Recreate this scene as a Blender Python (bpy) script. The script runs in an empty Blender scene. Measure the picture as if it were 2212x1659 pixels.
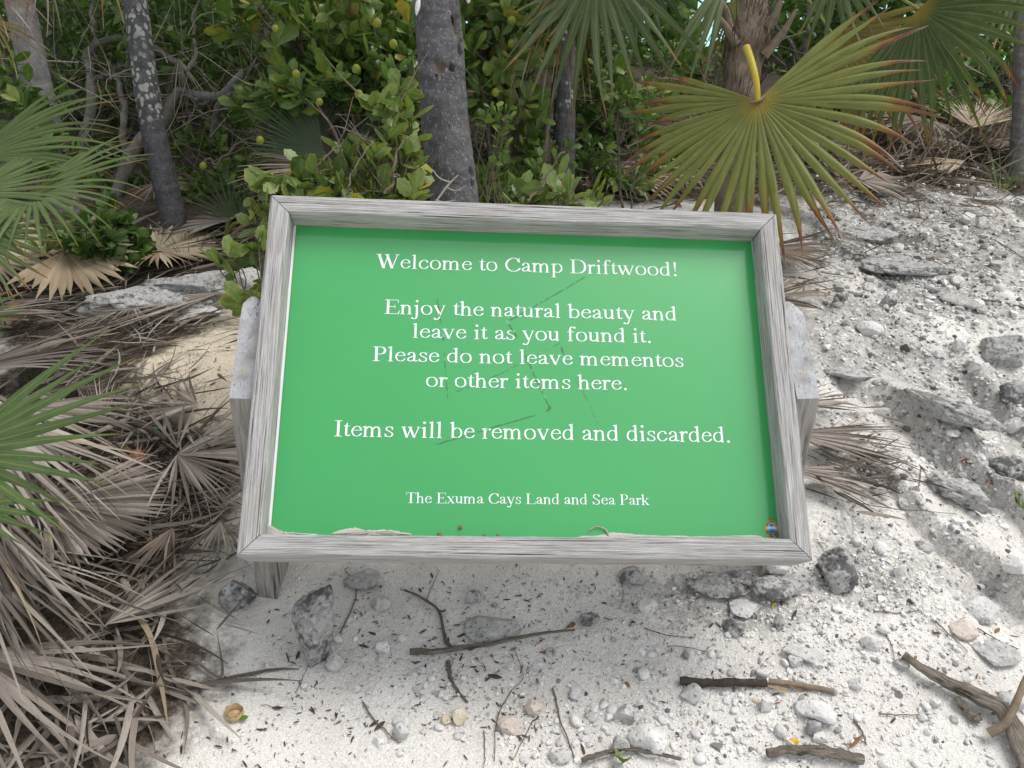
import bpy, bmesh, math, random
import numpy as np
from mathutils import Vector, Matrix

S = bpy.context.scene
COL = S.collection
rng = np.random.default_rng(7)
random.seed(7)

# ------------------------------------------------------------------ camera
PITCH, ROLL, CAMZ = math.radians(27.5), math.asin(0.0293), 1.5
FPX = 1853.5                       # focal length in px of the 2212-px-wide view
_R0 = np.array([1, 0, 0.]); _F = np.array([0, math.cos(PITCH), -math.sin(PITCH)]); _U0 = np.array([0, math.sin(PITCH), math.cos(PITCH)])
CR = math.cos(ROLL) * _R0 + math.sin(ROLL) * _U0
CU = -math.sin(ROLL) * _R0 + math.cos(ROLL) * _U0
CF = _F
C0 = np.array([0, 0, CAMZ])
cam = bpy.data.cameras.new('camera'); camo = bpy.data.objects.new('camera', cam); COL.objects.link(camo)
cam.sensor_width = 36.0; cam.lens = 2735.0 / 3264.0 * 36.0; cam.clip_start = 0.05; cam.clip_end = 5000
M = Matrix.Identity(4)
for i in range(3):
    M[i][0] = CR[i]; M[i][1] = CU[i]; M[i][2] = -CF[i]; M[i][3] = C0[i]
camo.matrix_world = M
S.camera = camo

# ------------------------------------------------------------------ light
SUN_EL, SUN_AZ = math.radians(66), math.radians(75)
w = bpy.data.worlds.new('World'); S.world = w; w.use_nodes = True
nt = w.node_tree; nt.nodes.clear()
sky = nt.nodes.new('ShaderNodeTexSky'); sky.sky_type = 'NISHITA'; sky.sun_disc = False
sky.sun_elevation = SUN_EL; sky.sun_rotation = SUN_AZ; sky.air_density = 1.0; sky.dust_density = 2.0; sky.ozone_density = 1.0
hs = nt.nodes.new('ShaderNodeHueSaturation'); hs.inputs['Saturation'].default_value = 0.22
bg = nt.nodes.new('ShaderNodeBackground'); bg.inputs['Strength'].default_value = 0.15
wo = nt.nodes.new('ShaderNodeOutputWorld')
nt.links.new(sky.outputs[0], hs.inputs['Color']); nt.links.new(hs.outputs[0], bg.inputs[0]); nt.links.new(bg.outputs[0], wo.inputs[0])
sl = bpy.data.lights.new('sun', 'SUN'); sl.energy = 1.25; sl.angle = math.radians(30); sl.color = (1.0, 0.965, 0.91)
so = bpy.data.objects.new('sun', sl); COL.objects.link(so)
sd = Vector((math.sin(SUN_AZ) * math.cos(SUN_EL), math.cos(SUN_AZ) * math.cos(SUN_EL), math.sin(SUN_EL)))
so.rotation_euler = sd.to_track_quat('Z', 'Y').to_euler()
S.view_settings.view_transform = 'Standard'; S.view_settings.look = 'None'
S.view_settings.exposure = 0.64; S.view_settings.gamma = 1.0
S.render.engine = 'CYCLES'
S.cycles.max_bounces = 6; S.cycles.diffuse_bounces = 3; S.cycles.glossy_bounces = 3; S.cycles.transmission_bounces = 3
S.cycles.use_denoising = True

# ------------------------------------------------------------------ helpers: noise, terrain, placement
def _hash(ix, iy, iz, seed):
    n = (ix.astype(np.int64) * 374761393 + iy.astype(np.int64) * 668265263 + iz.astype(np.int64) * 2147483647 + seed * 1274126177) & 0xFFFFFFFF
    n = ((n ^ (n >> 13)) * 1274126177) & 0xFFFFFFFF
    n = ((n ^ (n >> 16)) * 2246822519) & 0xFFFFFFFF
    return (n & 0xFFFFFF) / float(0xFFFFFF)

def vn(x, y, z=None, seed=0):
    """value noise, -1..1"""
    x = np.asarray(x, float); y = np.asarray(y, float)
    z = np.zeros_like(x) if z is None else np.asarray(z, float)
    fx, fy, fz = np.floor(x), np.floor(y), np.floor(z)
    tx, ty, tz = x - fx, y - fy, z - fz
    tx = tx * tx * (3 - 2 * tx); ty = ty * ty * (3 - 2 * ty); tz = tz * tz * (3 - 2 * tz)
    r = 0
    for a in (0, 1):
        for b in (0, 1):
            for c in (0, 1):
                r = r + _hash(fx + a, fy + b, fz + c, seed) * (tx if a else 1 - tx) * (ty if b else 1 - ty) * (tz if c else 1 - tz)
    return r * 2 - 1

def fbm(x, y, z=None, o=4, seed=0, gain=.5):
    s = 0; a = 1; t = 0
    for i in range(o):
        s = s + a * vn(np.asarray(x) * 2 ** i, np.asarray(y) * 2 ** i, None if z is None else np.asarray(z) * 2 ** i, seed + i * 17)
        t += a; a *= gain
    return s / t

def sstep(a, b, x):
    t = np.clip((x - a) / (b - a), 0, 1); return t * t * (3 - 2 * t)

def gauss(x, y, cx, cy, rx, ry):
    return np.exp(-((x - cx) / rx) ** 2 - ((y - cy) / ry) ** 2)

_PY = [-300, -20, 0, 1.0, 1.36, 2.3, 3.3, 4.5, 6, 9, 13, 22, 40, 4000]
_PZ = [-12, -2.6, 0, .19, .26, .47, .60, .68, .70, .55, -.2, -4.5, -8, -8]
def rugged_mask(x, y):
    return sstep(.45, .8, x) * sstep(1.15, 1.5, y) * (1 - sstep(5, 6, y))
def hgt(x, y):
    x = np.asarray(x, float); y = np.asarray(y, float)
    near = 1 - sstep(7, 12, np.hypot(x, y))
    z = np.interp(y, _PY, _PZ)
    z = z + near * (.035 * fbm(x * 1.3, y * 1.3, seed=3, o=2) + .010 * fbm(x * 6, y * 6, seed=5, o=3) + .0035 * fbm(x * 25, y * 25, seed=6, o=2))
    m = rugged_mask(x, y)
    rd = 1 - np.abs(fbm(x * 3.1 + y * 1.2, y * 2.6 - x, seed=11, o=4))
    z = z + m * (.05 * (rd - .75) + .014 * fbm(x * 14, y * 14, seed=13, o=3) + .006 * np.abs(fbm(x * 40, y * 40, seed=14, o=2)))
    q = (x * .85 + y * .55 + .16 * fbm(x * 2.2, y * 2.2, seed=15, o=4)) / .30; fr = q - np.floor(q)
    z = z + sstep(.75, 1.1, x) * m * .085 * np.clip(.5 + fbm(x * 1.7, y * 1.7, seed=16, o=2) * 1.6, 0, 1) * (sstep(.82, .90, fr) - fr)
    z = z + .05 * gauss(x, y, -.62, 1.12, .28, .3)           # heap under the dead fronds
    z = z + .06 * gauss(x, y, -.88, 2.02, .25, .22)           # sand mound left of the sign
    z = z - .25 * gauss(x, y, -1.9, 4.4, 1.1, .9)             # hollow of the thicket
    return z

def ray(px, py):
    return CR * ((px - 1106) / FPX) + CU * ((829.5 - py) / FPX) + CF
def at(px, py, t):
    return C0 + ray(px, py) * t
def GV(px, py):
    """where the rays through many pixels meet the ground"""
    px = np.atleast_1d(np.asarray(px, float)); py = np.atleast_1d(np.asarray(py, float))
    d = CR * ((px - 1106) / FPX)[:, None] + CU * ((829.5 - py) / FPX)[:, None] + CF
    def first(lo, hi, n):
        f = np.linspace(0, 1, n + 1); t = lo[:, None] + (hi - lo)[:, None] * f[None]
        p = C0 + d[:, None] * t[..., None]; b = p[..., 2] <= hgt(p[..., 0], p[..., 1])
        k = np.where(b.any(1), b.argmax(1), n); k1 = np.maximum(k, 1); r_ = np.arange(len(px))
        return t[r_, k1 - 1], t[r_, k1]
    lo, hi = first(np.full(len(px), .6), np.full(len(px), 8.), 70)
    lo, hi = first(lo, hi, 8); lo, hi = first(lo, hi, 8)
    q = C0 + d * (.5 * (lo + hi))[:, None]; q[:, 2] = hgt(q[:, 0], q[:, 1]); return q
def G(px, py, dz=0.0):
    q = GV(px, py)[0]; q[2] += dz
    return q
def depth(p):
    return float((np.asarray(p) - C0) @ CF)
def nrm(v):
    v = np.asarray(v, float)
    return v / np.maximum(np.linalg.norm(v, axis=-1, keepdims=True), 1e-9)

# ------------------------------------------------------------------ helpers: objects
class MB:
    """collects quads and triangles with one vector attribute per vertex (t along, s across, r random)"""
    def __init__(s): s.v = []; s.f = []; s.a = []; s.n = 0; s.m = []
    def add(s, v, f, a=None, mi=0):
        v = np.asarray(v, float).reshape(-1, 3); f = np.asarray(f, np.int64)
        if a is None: a = np.zeros_like(v)
        s.v.append(v); s.a.append(np.asarray(a, float).reshape(-1, 3)); s.f.append(f + s.n); s.n += len(v)
        s.m.append(np.full(len(f), mi))
    def mesh(s, name, origin=None, smooth=True):
        v = np.concatenate(s.v); a = np.concatenate(s.a)
        if origin is not None: v = v - np.asarray(origin)[None]
        me = bpy.data.meshes.new(name)
        me.vertices.add(len(v)); me.vertices.foreach_set('co', v.astype(np.float32).ravel())
        cnt = np.concatenate([np.full(len(f), f.shape[1]) for f in s.f]); idx = np.concatenate([f.ravel() for f in s.f])
        me.loops.add(len(idx)); me.loops.foreach_set('vertex_index', idx.astype(np.int32))
        st = np.concatenate([[0], np.cumsum(cnt)[:-1]])
        me.polygons.add(len(cnt)); me.polygons.foreach_set('loop_start', st.astype(np.int32)); me.polygons.foreach_set('loop_total', cnt.astype(np.int32))
        me.polygons.foreach_set('material_index', np.concatenate(s.m).astype(np.int32))
        me.polygons.foreach_set('use_smooth', np.full(len(cnt), smooth))
        at_ = me.attributes.new('a', 'FLOAT_VECTOR', 'POINT'); at_.data.foreach_set('vector', a.astype(np.float32).ravel())
        me.update(calc_edges=True); me.validate()
        return me
    def build(s, name, mat, parent=None, origin=None, smooth=True):
        """ONE mesh object; vertices are world coordinates, kept in place under a parent without rotation"""
        o0 = np.zeros(3) if origin is None else np.asarray(origin, float)
        if parent is not None: o0 = np.array(parent.matrix_world.translation)
        o = bpy.data.objects.new(name, s.mesh(name, o0, smooth))
        for m in (mat if isinstance(mat, (list, tuple)) else [mat]): o.data.materials.append(m)
        COL.objects.link(o)
        if parent is not None: o.parent = parent
        else: o.location = o0
        o.matrix_world = Matrix.Translation(o0)
        if parent is not None: o.matrix_basis = Matrix.Identity(4)
        return o

def tag(o, label=None, cat=None, group=None, kind=None):
    for k, v in (('label', label), ('category', cat), ('group', group), ('kind', kind)):
        if v: o[k] = v
    return o
def thing(name, loc, label, cat, group=None):
    o = bpy.data.objects.new(name, None); COL.objects.link(o)
    o.empty_display_size = .05
    o.location = [float(c) for c in loc]; o.matrix_world = Matrix.Translation(Vector([float(c) for c in loc]))
    return tag(o, label, cat, group)

def tube(mb, pts, rad, sides=8, r=0., rough=0., seed=0, cap=True):
    pts = np.asarray(pts, float); n = len(pts)
    rad = np.broadcast_to(np.asarray(rad, float), (n,))
    T = nrm(np.gradient(pts, axis=0))
    u = np.cross(T[0], [0.3, 0.2, 1.0]); u = nrm(u if np.linalg.norm(u) > .05 else np.cross(T[0], [1, 0, 0.]))
    us = []
    for k in range(n):
        u = nrm(u - T[k] * (u @ T[k])); us.append(u)
    us = np.array(us); vs = np.cross(T, us)
    an = np.arange(sides) * 2 * math.pi / sides
    ring = us[:, None] * np.cos(an)[None, :, None] + vs[:, None] * np.sin(an)[None, :, None]
    R = rad[:, None]
    if rough:
        p = pts[:, None] + ring * R[..., None]
        R = R * (1 + rough * fbm(p[..., 0] / rad.max() * .8 + seed, p[..., 1] / rad.max() * .8, p[..., 2] / rad.max() * .8, seed=seed, o=3))
    V = pts[:, None] + ring * R[..., None]
    L = np.concatenate([[0], np.cumsum(np.linalg.norm(np.diff(pts, axis=0), axis=1))]); L = L / max(L[-1], 1e-9)
    A = np.zeros((n, sides, 3)); A[..., 0] = L[:, None]; A[..., 1] = np.cos(an)[None]; A[..., 2] = r
    k = np.arange(n - 1)[:, None]; j = np.arange(sides)[None]
    f = np.stack([k * sides + j, k * sides + (j + 1) % sides, (k + 1) * sides + (j + 1) % sides, (k + 1) * sides + j], -1).reshape(-1, 4)
    mb.add(V, f, A)
    if cap:
        for kk, flip in ((0, True), (n - 1, False)):
            vv = np.concatenate([V[kk], pts[kk][None]]); aa = np.concatenate([A[kk], A[kk][:1]])
            ff = [[i, (i + 1) % sides, sides] for i in range(sides)]
            if flip: ff = [q[::-1] for q in ff]
            mb.add(vv, ff, aa)

def smooth_path(pts, n=24, amp=0., seed=0):
    P = np.asarray(pts, float); m = len(P)
    Q = np.concatenate([[2 * P[0] - P[1]], P, [2 * P[-1] - P[-2]]])
    u = np.linspace(0, m - 1 - 1e-6, n); i = u.astype(int); t = (u - i)[:, None]
    a, b, c, d = Q[i], Q[i + 1], Q[i + 2], Q[i + 3]
    r = .5 * (2 * b + (c - a) * t + (2 * a - 5 * b + 4 * c - d) * t ** 2 + (3 * b - a - 3 * c + d) * t ** 3)
    if amp:
        s = np.linspace(0, 6, n)
        r = r + amp * np.stack([fbm(s, s * 0 + k * 7 + seed, o=3, seed=seed + k) for k in range(3)], 1)
    return r

def ribbons(mb, P0, D0, N0, L, wfun, K=12, droop=0., dexp=1.0, curl=None, twist=0., fold=.3, r=None, ground=False, lay=0.004, start=0.):
    """many leaf blades at once; wfun(s) gives the half width of every blade at s in 0..1"""
    P = np.array(P0, float); n = len(P); D = nrm(np.broadcast_to(D0, (n, 3))); N = np.broadcast_to(N0, (n, 3)).astype(float)
    N = nrm(N - D * (N * D).sum(1, keepdims=True))
    L = np.broadcast_to(np.asarray(L, float), (n,)); st = (L / K)[:, None]
    droop = np.broadcast_to(np.asarray(droop, float), (n,)); twist = np.broadcast_to(np.asarray(twist, float), (n,))
    lay = np.broadcast_to(np.asarray(lay, float), (n,)); fold = np.broadcast_to(np.asarray(fold, float), (n,))
    curl = np.zeros((n, 3)) if curl is None else curl
    r = rng.random(n) if r is None else r
    V = np.zeros((n, K + 1, 3, 3)); A = np.zeros((n, K + 1, 3, 3))
    A[..., 2] = np.asarray(r)[:, None, None]; A[:, :, 0, 1] = -1; A[:, :, 2, 1] = 1
    g = np.array([0, 0, -1.0])
    if ground: P[:, 2] = np.maximum(P[:, 2], hgt(P[:, 0], P[:, 1]) + lay)
    for k in range(K + 1):
        s = k / K
        wv = np.broadcast_to(wfun(s), (n,))
        ss = max(0., (s - start) / (1 - start))
        sd_ = np.cross(D, N); tw = (twist * ss)[:, None]
        sr = sd_ * np.cos(tw) + N * np.sin(tw); nr = -sd_ * np.sin(tw) + N * np.cos(tw)
        V[:, k, 0] = P - sr * wv[:, None]; V[:, k, 2] = P + sr * wv[:, None]; V[:, k, 1] = P + nr * (fold * wv)[:, None]
        A[:, k, :, 0] = s
        if ground:
            for c in (0, 2):
                V[:, k, c, 2] = np.maximum(V[:, k, c, 2], hgt(V[:, k, c, 0], V[:, k, c, 1]) + .002)
        act = ss ** dexp if ss > 0 else 0.
        D = nrm(D + (g * droop[:, None] + curl) * st * act * 1.0)
        N = nrm(N - D * (N * D).sum(1, keepdims=True))
        Pn = P + D * st
        if ground:
            hz = hgt(Pn[:, 0], Pn[:, 1]) + lay
            lo = Pn[:, 2] < hz
            Pn[:, 2] = np.where(lo, hz, Pn[:, 2])
            D = np.where(lo[:, None], nrm(Pn - P), D)
        P = Pn
    base = (np.arange(n) * (K + 1) * 3)[:, None, None]; kk = (np.arange(K) * 3)[None, :, None]; cc = np.arange(2)[None, None]
    b = base + kk + cc
    f = np.stack([b, b + 1, b + 4, b + 3], -1).reshape(-1, 4)
    mb.add(V, f, A)

def fan_blade(mb, hub, U, N, L, nseg=44, span=250., fuse=.42, droop=2.0, jit=.35, curl=1.5, cone=.12, twist=.5, fold=.35, K=14, prof=.25,
              ground=False, lay=.004, skip=0., seed=1, dexp=1.0, tw_bias=0., wide=1.0, asym=0.):
    """a palmate leaf: blades fused round the hub, free and drooping beyond"""
    g = np.random.default_rng(seed)
    U = nrm(U); N = np.asarray(N, float); N = nrm(N - U * (U @ N)); Vv = np.cross(N, U)
    sp = math.radians(span); da = sp / nseg
    a = (np.arange(nseg) + .5) / nseg * sp - sp / 2 + g.normal(0, da * .12, nseg)
    keep = g.random(nseg) >= skip; a = a[keep]; n = len(a)
    D = nrm(np.cos(a)[:, None] * U + np.sin(a)[:, None] * Vv + N * cone)
    Li = L * (1 - prof * (np.abs(a) / (sp / 2)) ** 2 + asym * a / (sp / 2)) * (1 + g.normal(0, .05, n))
    fz = fuse * L / Li
    tn = math.tan(da / 2) * 1.02 * wide
    def wf(s):
        rr = np.minimum(s, fz) * Li + .004
        t = np.clip((s - fz) / (1 - fz), 0, 1)
        return rr * tn * (1 - t ** 1.7) * (1 + .25 * np.sin(np.pi * np.clip(t * 1.4, 0, 1))) + .0006
    cv = nrm(g.normal(0, 1, (n, 3))) * np.abs(g.normal(0, curl, n))[:, None]
    dr = droop * (1 + g.normal(0, jit, n)).clip(.15, 3)
    ribbons(mb, np.repeat(np.asarray(hub, float)[None], n, 0), D, N + g.normal(0, .04, (n, 3)), Li, wf, K=K, droop=dr, dexp=dexp, curl=cv,
            twist=g.normal(tw_bias, twist, n), fold=fold, r=g.random(n), ground=ground, lay=lay + (g.random(n) * .02 if ground else 0), start=fuse * .8)

def leaves(mb, P, D, N, L, W, K=4, fold=.25, bend=.3, shape='obovate', r=None, serr=0.):
    n = len(P); L = np.broadcast_to(L, (n,)); W = np.broadcast_to(W, (n,))
    if shape == 'obovate': prof = lambda s: np.interp(s, [0, .08, .3, .6, .8, .93, 1], [.03, .06, .45, .95, 1, .7, .12])
    elif shape == 'round': prof = lambda s: np.interp(s, [0, .1, .25, .5, .75, .92, 1], [.03, .12, .7, 1, .9, .5, .08])
    else: prof = lambda s: np.interp(s, [0, .1, .3, .6, .85, 1], [.03, .25, .8, .9, .45, .03])
    ribbons(mb, P, D, N, L, lambda s: W * .5 * (prof(s) + (serr * ((round(s * K) % 2) - .5) if .2 < s < .97 else 0)), K=K, droop=bend / np.maximum(L, 1e-3), fold=fold, r=r)

def blob(mb, c, rad, seed=0, rough=.15, sub=3, cuts=0, mat3=None, r=0., freq=1.4, mi=0):
    """rock or fruit: a sphere cut by random planes and roughened"""
    v, f = ICO[sub]
    g = np.random.default_rng(seed)
    v = v.copy()
    for i in range(cuts):
        nn = nrm(g.normal(0, 1, 3)); o = g.uniform(.45, .85)
        v = v - nn[None] * np.maximum(v @ nn - o, 0)[:, None] * .92
    if rough:
        q = v * freq + g.random(3)[None] * 50
        v = v * (1 + rough * fbm(q[:, 0], q[:, 1], q[:, 2], o=4, seed=seed, gain=.55) + (rough * (.55 * (.35 - np.abs(fbm(q[:, 0] * 2.3, q[:, 1] * 2.3, q[:, 2] * 2.3, o=3, seed=seed + 50))) - .35 * np.clip(fbm(q[:, 0] * 5, q[:, 1] * 5, q[:, 2] * 5, o=2, seed=seed + 90) - .1, 0, 1)) if cuts else 0))[:, None]
    v = v * np.asarray(rad)[None]
    if mat3 is not None: v = v @ np.asarray(mat3).T
    A = np.zeros_like(v); A[:, 2] = r; A[:, 0] = v[:, 2] / max(1e-6, np.abs(v[:, 2]).max())
    mb.add(v + np.asarray(c)[None], f, A, mi)
ICO = {}
for _s in range(1, 6):
    bm = bmesh.new(); bmesh.ops.create_icosphere(bm, subdivisions=_s, radius=1.0)
    ICO[_s] = (np.array([q.co[:] for q in bm.verts]), np.array([[q.index for q in f.verts] for f in bm.faces])); bm.free()
def rotz(a):
    c, s = math.cos(a), math.sin(a); return np.array([[c, -s, 0], [s, c, 0], [0, 0, 1.]])

# ------------------------------------------------------------------ materials
class NT:
    def __init__(s, name):
        s.m = bpy.data.materials.new(name); s.m.use_nodes = True; s.t = s.m.node_tree; s.t.nodes.clear()
        s.out = s.t.nodes.new('ShaderNodeOutputMaterial')
    def n(s, typ, **kw):
        q = s.t.nodes.new(typ)
        for k, v in kw.items(): setattr(q, k, v)
        return q
    def put(s, sock, v):
        if isinstance(v, bpy.types.NodeSocket): s.t.links.new(v, sock)
        elif isinstance(v, (tuple, list)) and len(v) == 3 and sock.type == 'RGBA': sock.default_value = (*v, 1)
        else: sock.default_value = v
    def math(s, op, a, b=0., c=0.):
        q = s.n('ShaderNodeMath', operation=op)
        for i, v in enumerate((a, b, c)): s.put(q.inputs[i], v)
        return q.outputs[0]
    def mix(s, fac, a, b, typ='MIX'):
        q = s.n('ShaderNodeMix', data_type='RGBA', blend_type=typ)
        s.put(q.inputs[0], fac); s.put(q.inputs[6], a); s.put(q.inputs[7], b); return q.outputs[2]
    def ramp(s, fac, stops, interp='LINEAR'):
        q = s.n('ShaderNodeValToRGB'); q.color_ramp.interpolation = interp
        e = q.color_ramp.elements
        while len(e) < len(stops): e.new(.5)
        for i, (p, c) in enumerate(stops):
            e[i].position = p; e[i].color = (*c, 1) if isinstance(c, (tuple, list)) else (c, c, c, 1)
        s.put(q.inputs[0], fac); return q.outputs[0]
    def coord(s, which='Object', scale=(1, 1, 1)):
        c = s.n('ShaderNodeTexCoord').outputs[which]
        mp = s.n('ShaderNodeMapping'); s.put(mp.inputs[0], c); mp.inputs['Scale'].default_value = scale
        return mp.outputs[0]
    def noise(s, vec, scale=5., detail=4., rough=.5, dist=0.):
        q = s.n('ShaderNodeTexNoise'); s.put(q.inputs['Vector'], vec)
        q.inputs['Scale'].default_value = scale; q.inputs['Detail'].default_value = detail; q.inputs['Roughness'].default_value = rough; q.inputs['Distortion'].default_value = dist
        return q.outputs[0]
    def vor(s, vec, scale=5., feature='F1', out=0, rand=1.):
        q = s.n('ShaderNodeTexVoronoi', feature=feature); s.put(q.inputs['Vector'], vec); q.inputs['Scale'].default_value = scale; q.inputs['Randomness'].default_value = rand
        return q.outputs[out]
    def attr(s):
        q = s.n('ShaderNodeAttribute', attribute_name='a'); x = s.n('ShaderNodeSeparateXYZ'); s.put(x.inputs[0], q.outputs['Vector'])
        return x.outputs[0], x.outputs[1], x.outputs[2]
    def comb(s, a, b, c):
        q = s.n('ShaderNodeCombineXYZ')
        for i, v in enumerate((a, b, c)): s.put(q.inputs[i], v)
        return q.outputs[0]
    def bump(s, h, dist=.01, strength=1.):
        q = s.n('ShaderNodeBump'); s.put(q.inputs['Height'], h); q.inputs['Distance'].default_value = dist; q.inputs['Strength'].default_value = strength
        return q.outputs[0]
    def bsdf(s, col, rough=.7, normal=None, spec=.3, coat=0., coat_r=.1):
        q = s.n('ShaderNodeBsdfPrincipled'); s.put(q.inputs['Base Color'], col); s.put(q.inputs['Roughness'], rough)
        q.inputs['Specular IOR Level'].default_value = spec
        q.inputs['Coat Weight'].default_value = coat; q.inputs['Coat Roughness'].default_value = coat_r
        if normal is not None: s.put(q.inputs['Normal'], normal)
        return q.outputs[0]
    def end(s, sh):
        s.t.links.new(sh, s.out.inputs[0]); return s.m
    def leafend(s, col, rough=.4, transl=.25, normal=None, spec=.35):
        a = s.bsdf(col, rough, normal, spec)
        tr = s.n('ShaderNodeBsdfTranslucent'); s.put(tr.inputs[0], s.mix(1.0, col, (1.0, 1.15, .6), 'MULTIPLY'))
        mx = s.n('ShaderNodeMixShader'); mx.inputs[0].default_value = transl
        s.t.links.new(a, mx.inputs[1]); s.t.links.new(tr.outputs[0], mx.inputs[2])
        return s.end(mx.outputs[0])

def mat_ground():
    m = NT('sand_ground'); ma, mb_, mc = m.attr()      # ma grey crust, mb cream sand, mc leaf soil
    v = m.coord('Object')
    n1 = m.noise(v, 3.5, 6, .6); n2 = m.noise(v, 22, 6, .65); n3 = m.noise(v, 120, 3, .6); n4 = m.noise(v, 400, 2, .6)
    sand = m.mix(m.ramp(n1, [(.35, 0.), (.65, 1.)]), (.68, .65, .60), (.81, .785, .74))
    sand = m.mix(mb_, sand, (.71, .62, .485))
    grain = m.ramp(n4, [(.3, .72), (.55, 1.0), (.75, 1.06)])
    sand = m.mix(1.0, sand, grain, 'MULTIPLY')
    crust = m.ramp(n2, [(.25, (.10, .097, .09)), (.40, (.25, .243, .228)), (.55, (.46, .447, .42)), (.70, (.68, .66, .62))])
    fac = m.math('ADD', m.math('MULTIPLY', m.math('SUBTRACT', n2, .5), 2.4), m.math('SUBTRACT', m.math('MULTIPLY', ma, 2.0), .95))
    fac = m.math('ADD', fac, m.math('MULTIPLY', m.math('SUBTRACT', n3, .5), 1.6))
    fac = m.ramp(fac, [(.0, 0.), (.35, 1.)])
    col = m.mix(fac, sand, crust)
    spk = m.ramp(m.noise(v, 260, 2, .7), [(.66, 0.), (.72, 1.)])
    col = m.mix(m.math('MULTIPLY', spk, .55), col, (.16, .13, .10))
    soil = m.ramp(n3, [(.3, (.035, .027, .02)), (.6, (.10, .08, .06)), (.8, (.22, .19, .15))])
    sf = m.ramp(m.math('ADD', m.math('MULTIPLY', mc, 1.3), m.math('MULTIPLY', m.math('SUBTRACT', n2, .5), 1.2)), [(.35, 0.), (.75, 1.)])
    col = m.mix(sf, col, soil)
    h = m.math('ADD', m.math('MULTIPLY', n2, .6), m.math('ADD', m.math('MULTIPLY', n3, .35), m.math('MULTIPLY', n4, .12)))
    return m.end(m.bsdf(col, .95, m.bump(h, .018, .9), .15))

def mat_rock(name, lo, hi, dark=.5, warm=None, k=1., bd=.010):
    m = NT(name); v = m.coord('Object')
    oi = m.n('ShaderNodeObjectInfo'); vv = m.n('ShaderNodeVectorMath', operation='ADD'); m.put(vv.inputs[0], v)
    sc = m.n('ShaderNodeVectorMath', operation='SCALE'); m.put(sc.inputs[0], oi.outputs['Location']); sc.inputs[3].default_value = 3.1
    m.put(vv.inputs[1], sc.outputs[0]); v = vv.outputs[0]
    n1 = m.noise(v, 14 * k, 6, .65); n2 = m.noise(v, 70 * k, 5, .65); pit = m.vor(v, 85 * k, out=0)
    col = m.mix(m.ramp(n2, [(.3, 0.), (.7, 1.)]), lo, hi)
    if warm: col = m.mix(m.ramp(m.noise(v, 9, 2), [(.5, 0.), (.6, 1.)]), col, warm)
    dk = m.ramp(m.math('ADD', n1, m.math('MULTIPLY', m.math('SUBTRACT', n2, .5), .6)), [(.20 + .33 * dark, 1.), (.29 + .36 * dark, 0.)])
    col = m.mix(m.math('MULTIPLY', dk, .8), col, (.07, .07, .07))
    col = m.mix(m.math('MULTIPLY', m.ramp(pit, [(.08, 1.), (.22, 0.)]), .5 * min(1, dark * 2)), col, (.05, .05, .05))
    h = m.math('ADD', m.math('MULTIPLY', n2, .7), m.math('MULTIPLY', m.ramp(pit, [(.0, 0.), (.3, 1.)]), .5))
    return m.end(m.bsdf(col, .92, m.bump(h, bd, .9), .2))

def mat_gravel():
    m = NT('gravel'); t, s, r = m.attr()
    col = m.ramp(r, [(0, (.09, .085, .08)), (.12, (.24, .235, .23)), (.35, (.46, .45, .435)), (.6, (.66, .65, .63)), (1, (.82, .81, .79))])
    n = m.noise(m.coord('Object'), 300, 3)
    col = m.mix(1.0, col, m.ramp(n, [(.3, .8), (.6, 1.05)]), 'MULTIPLY')
    return m.end(m.bsdf(col, .95, m.bump(n, .0008, .6), .15))

def mat_wood(name, axis_scale, pale, dark, brown=None, crack=1.0):
    m = NT(name); v = m.coord('Object', axis_scale)
    n1 = m.noise(v, 1.0, 6, .68, .15); n2 = m.noise(m.coord('Object', tuple(c * f for c, f in zip(axis_scale, (.3, .55, .55) if axis_scale[0] < axis_scale[2] else (.55, .55, .3)))), 1.0, 5, .6, .2); n3 = m.noise(m.coord('Object'), 14, 5, .6)
    col = m.ramp(n1, [(.32, dark), (.44, tuple(.5 * (a + b) for a, b in zip(pale, dark))), (.56, pale), (.74, tuple(min(1, c * 1.3) for c in pale))])
    col = m.mix(m.math('MULTIPLY', m.ramp(n3, [(.45, 0.), (.68, 1.)]), .35), col, brown or (.34, .28, .22))
    ck = m.ramp(n2, [(.335, 1.), (.375, 0.)])
    col = m.mix(m.math('MULTIPLY', ck, .85 * crack), col, (.055, .05, .046))
    h = m.math('SUBTRACT', m.math('ADD', m.math('MULTIPLY', n1, .6), m.math('MULTIPLY', n2, .5)), m.math('MULTIPLY', ck, .9))
    return m.end(m.bsdf(col, .88, m.bump(h, .007, 1.), .15))

def mat_drift():
    m = NT('driftwood'); t, s, r = m.attr(); v = m.coord('Object')
    st = m.noise(m.comb(m.math('MULTIPLY', t, 3.5), m.math('MULTIPLY', s, 5.), m.noise(v, 9, 2)), 2.4, 6, .65, .4); n = m.noise(v, 45, 5, .65)
    col = m.ramp(st, [(.28, (.075, .062, .05)), (.42, (.21, .18, .145)), (.58, (.36, .32, .265)), (.8, (.50, .46, .40))])
    col = m.mix(m.math('MULTIPLY', m.ramp(n, [(.5, 0.), (.7, 1.)]), .5), col, (.12, .09, .065))
    ck = m.ramp(m.noise(m.comb(m.math('MULTIPLY', t, 2.), m.math('MULTIPLY', s, 3.6), 0.), 2.2, 4, .6), [(.36, 1.), (.41, 0.)])
    col = m.mix(m.math('MULTIPLY', ck, .8), col, (.035, .03, .025))
    h = m.math('SUBTRACT', m.math('ADD', st, m.math('MULTIPLY', n, .5)), ck)
    return m.end(m.bsdf(col, .9, m.bump(h, .008, 1.), .15))

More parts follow.
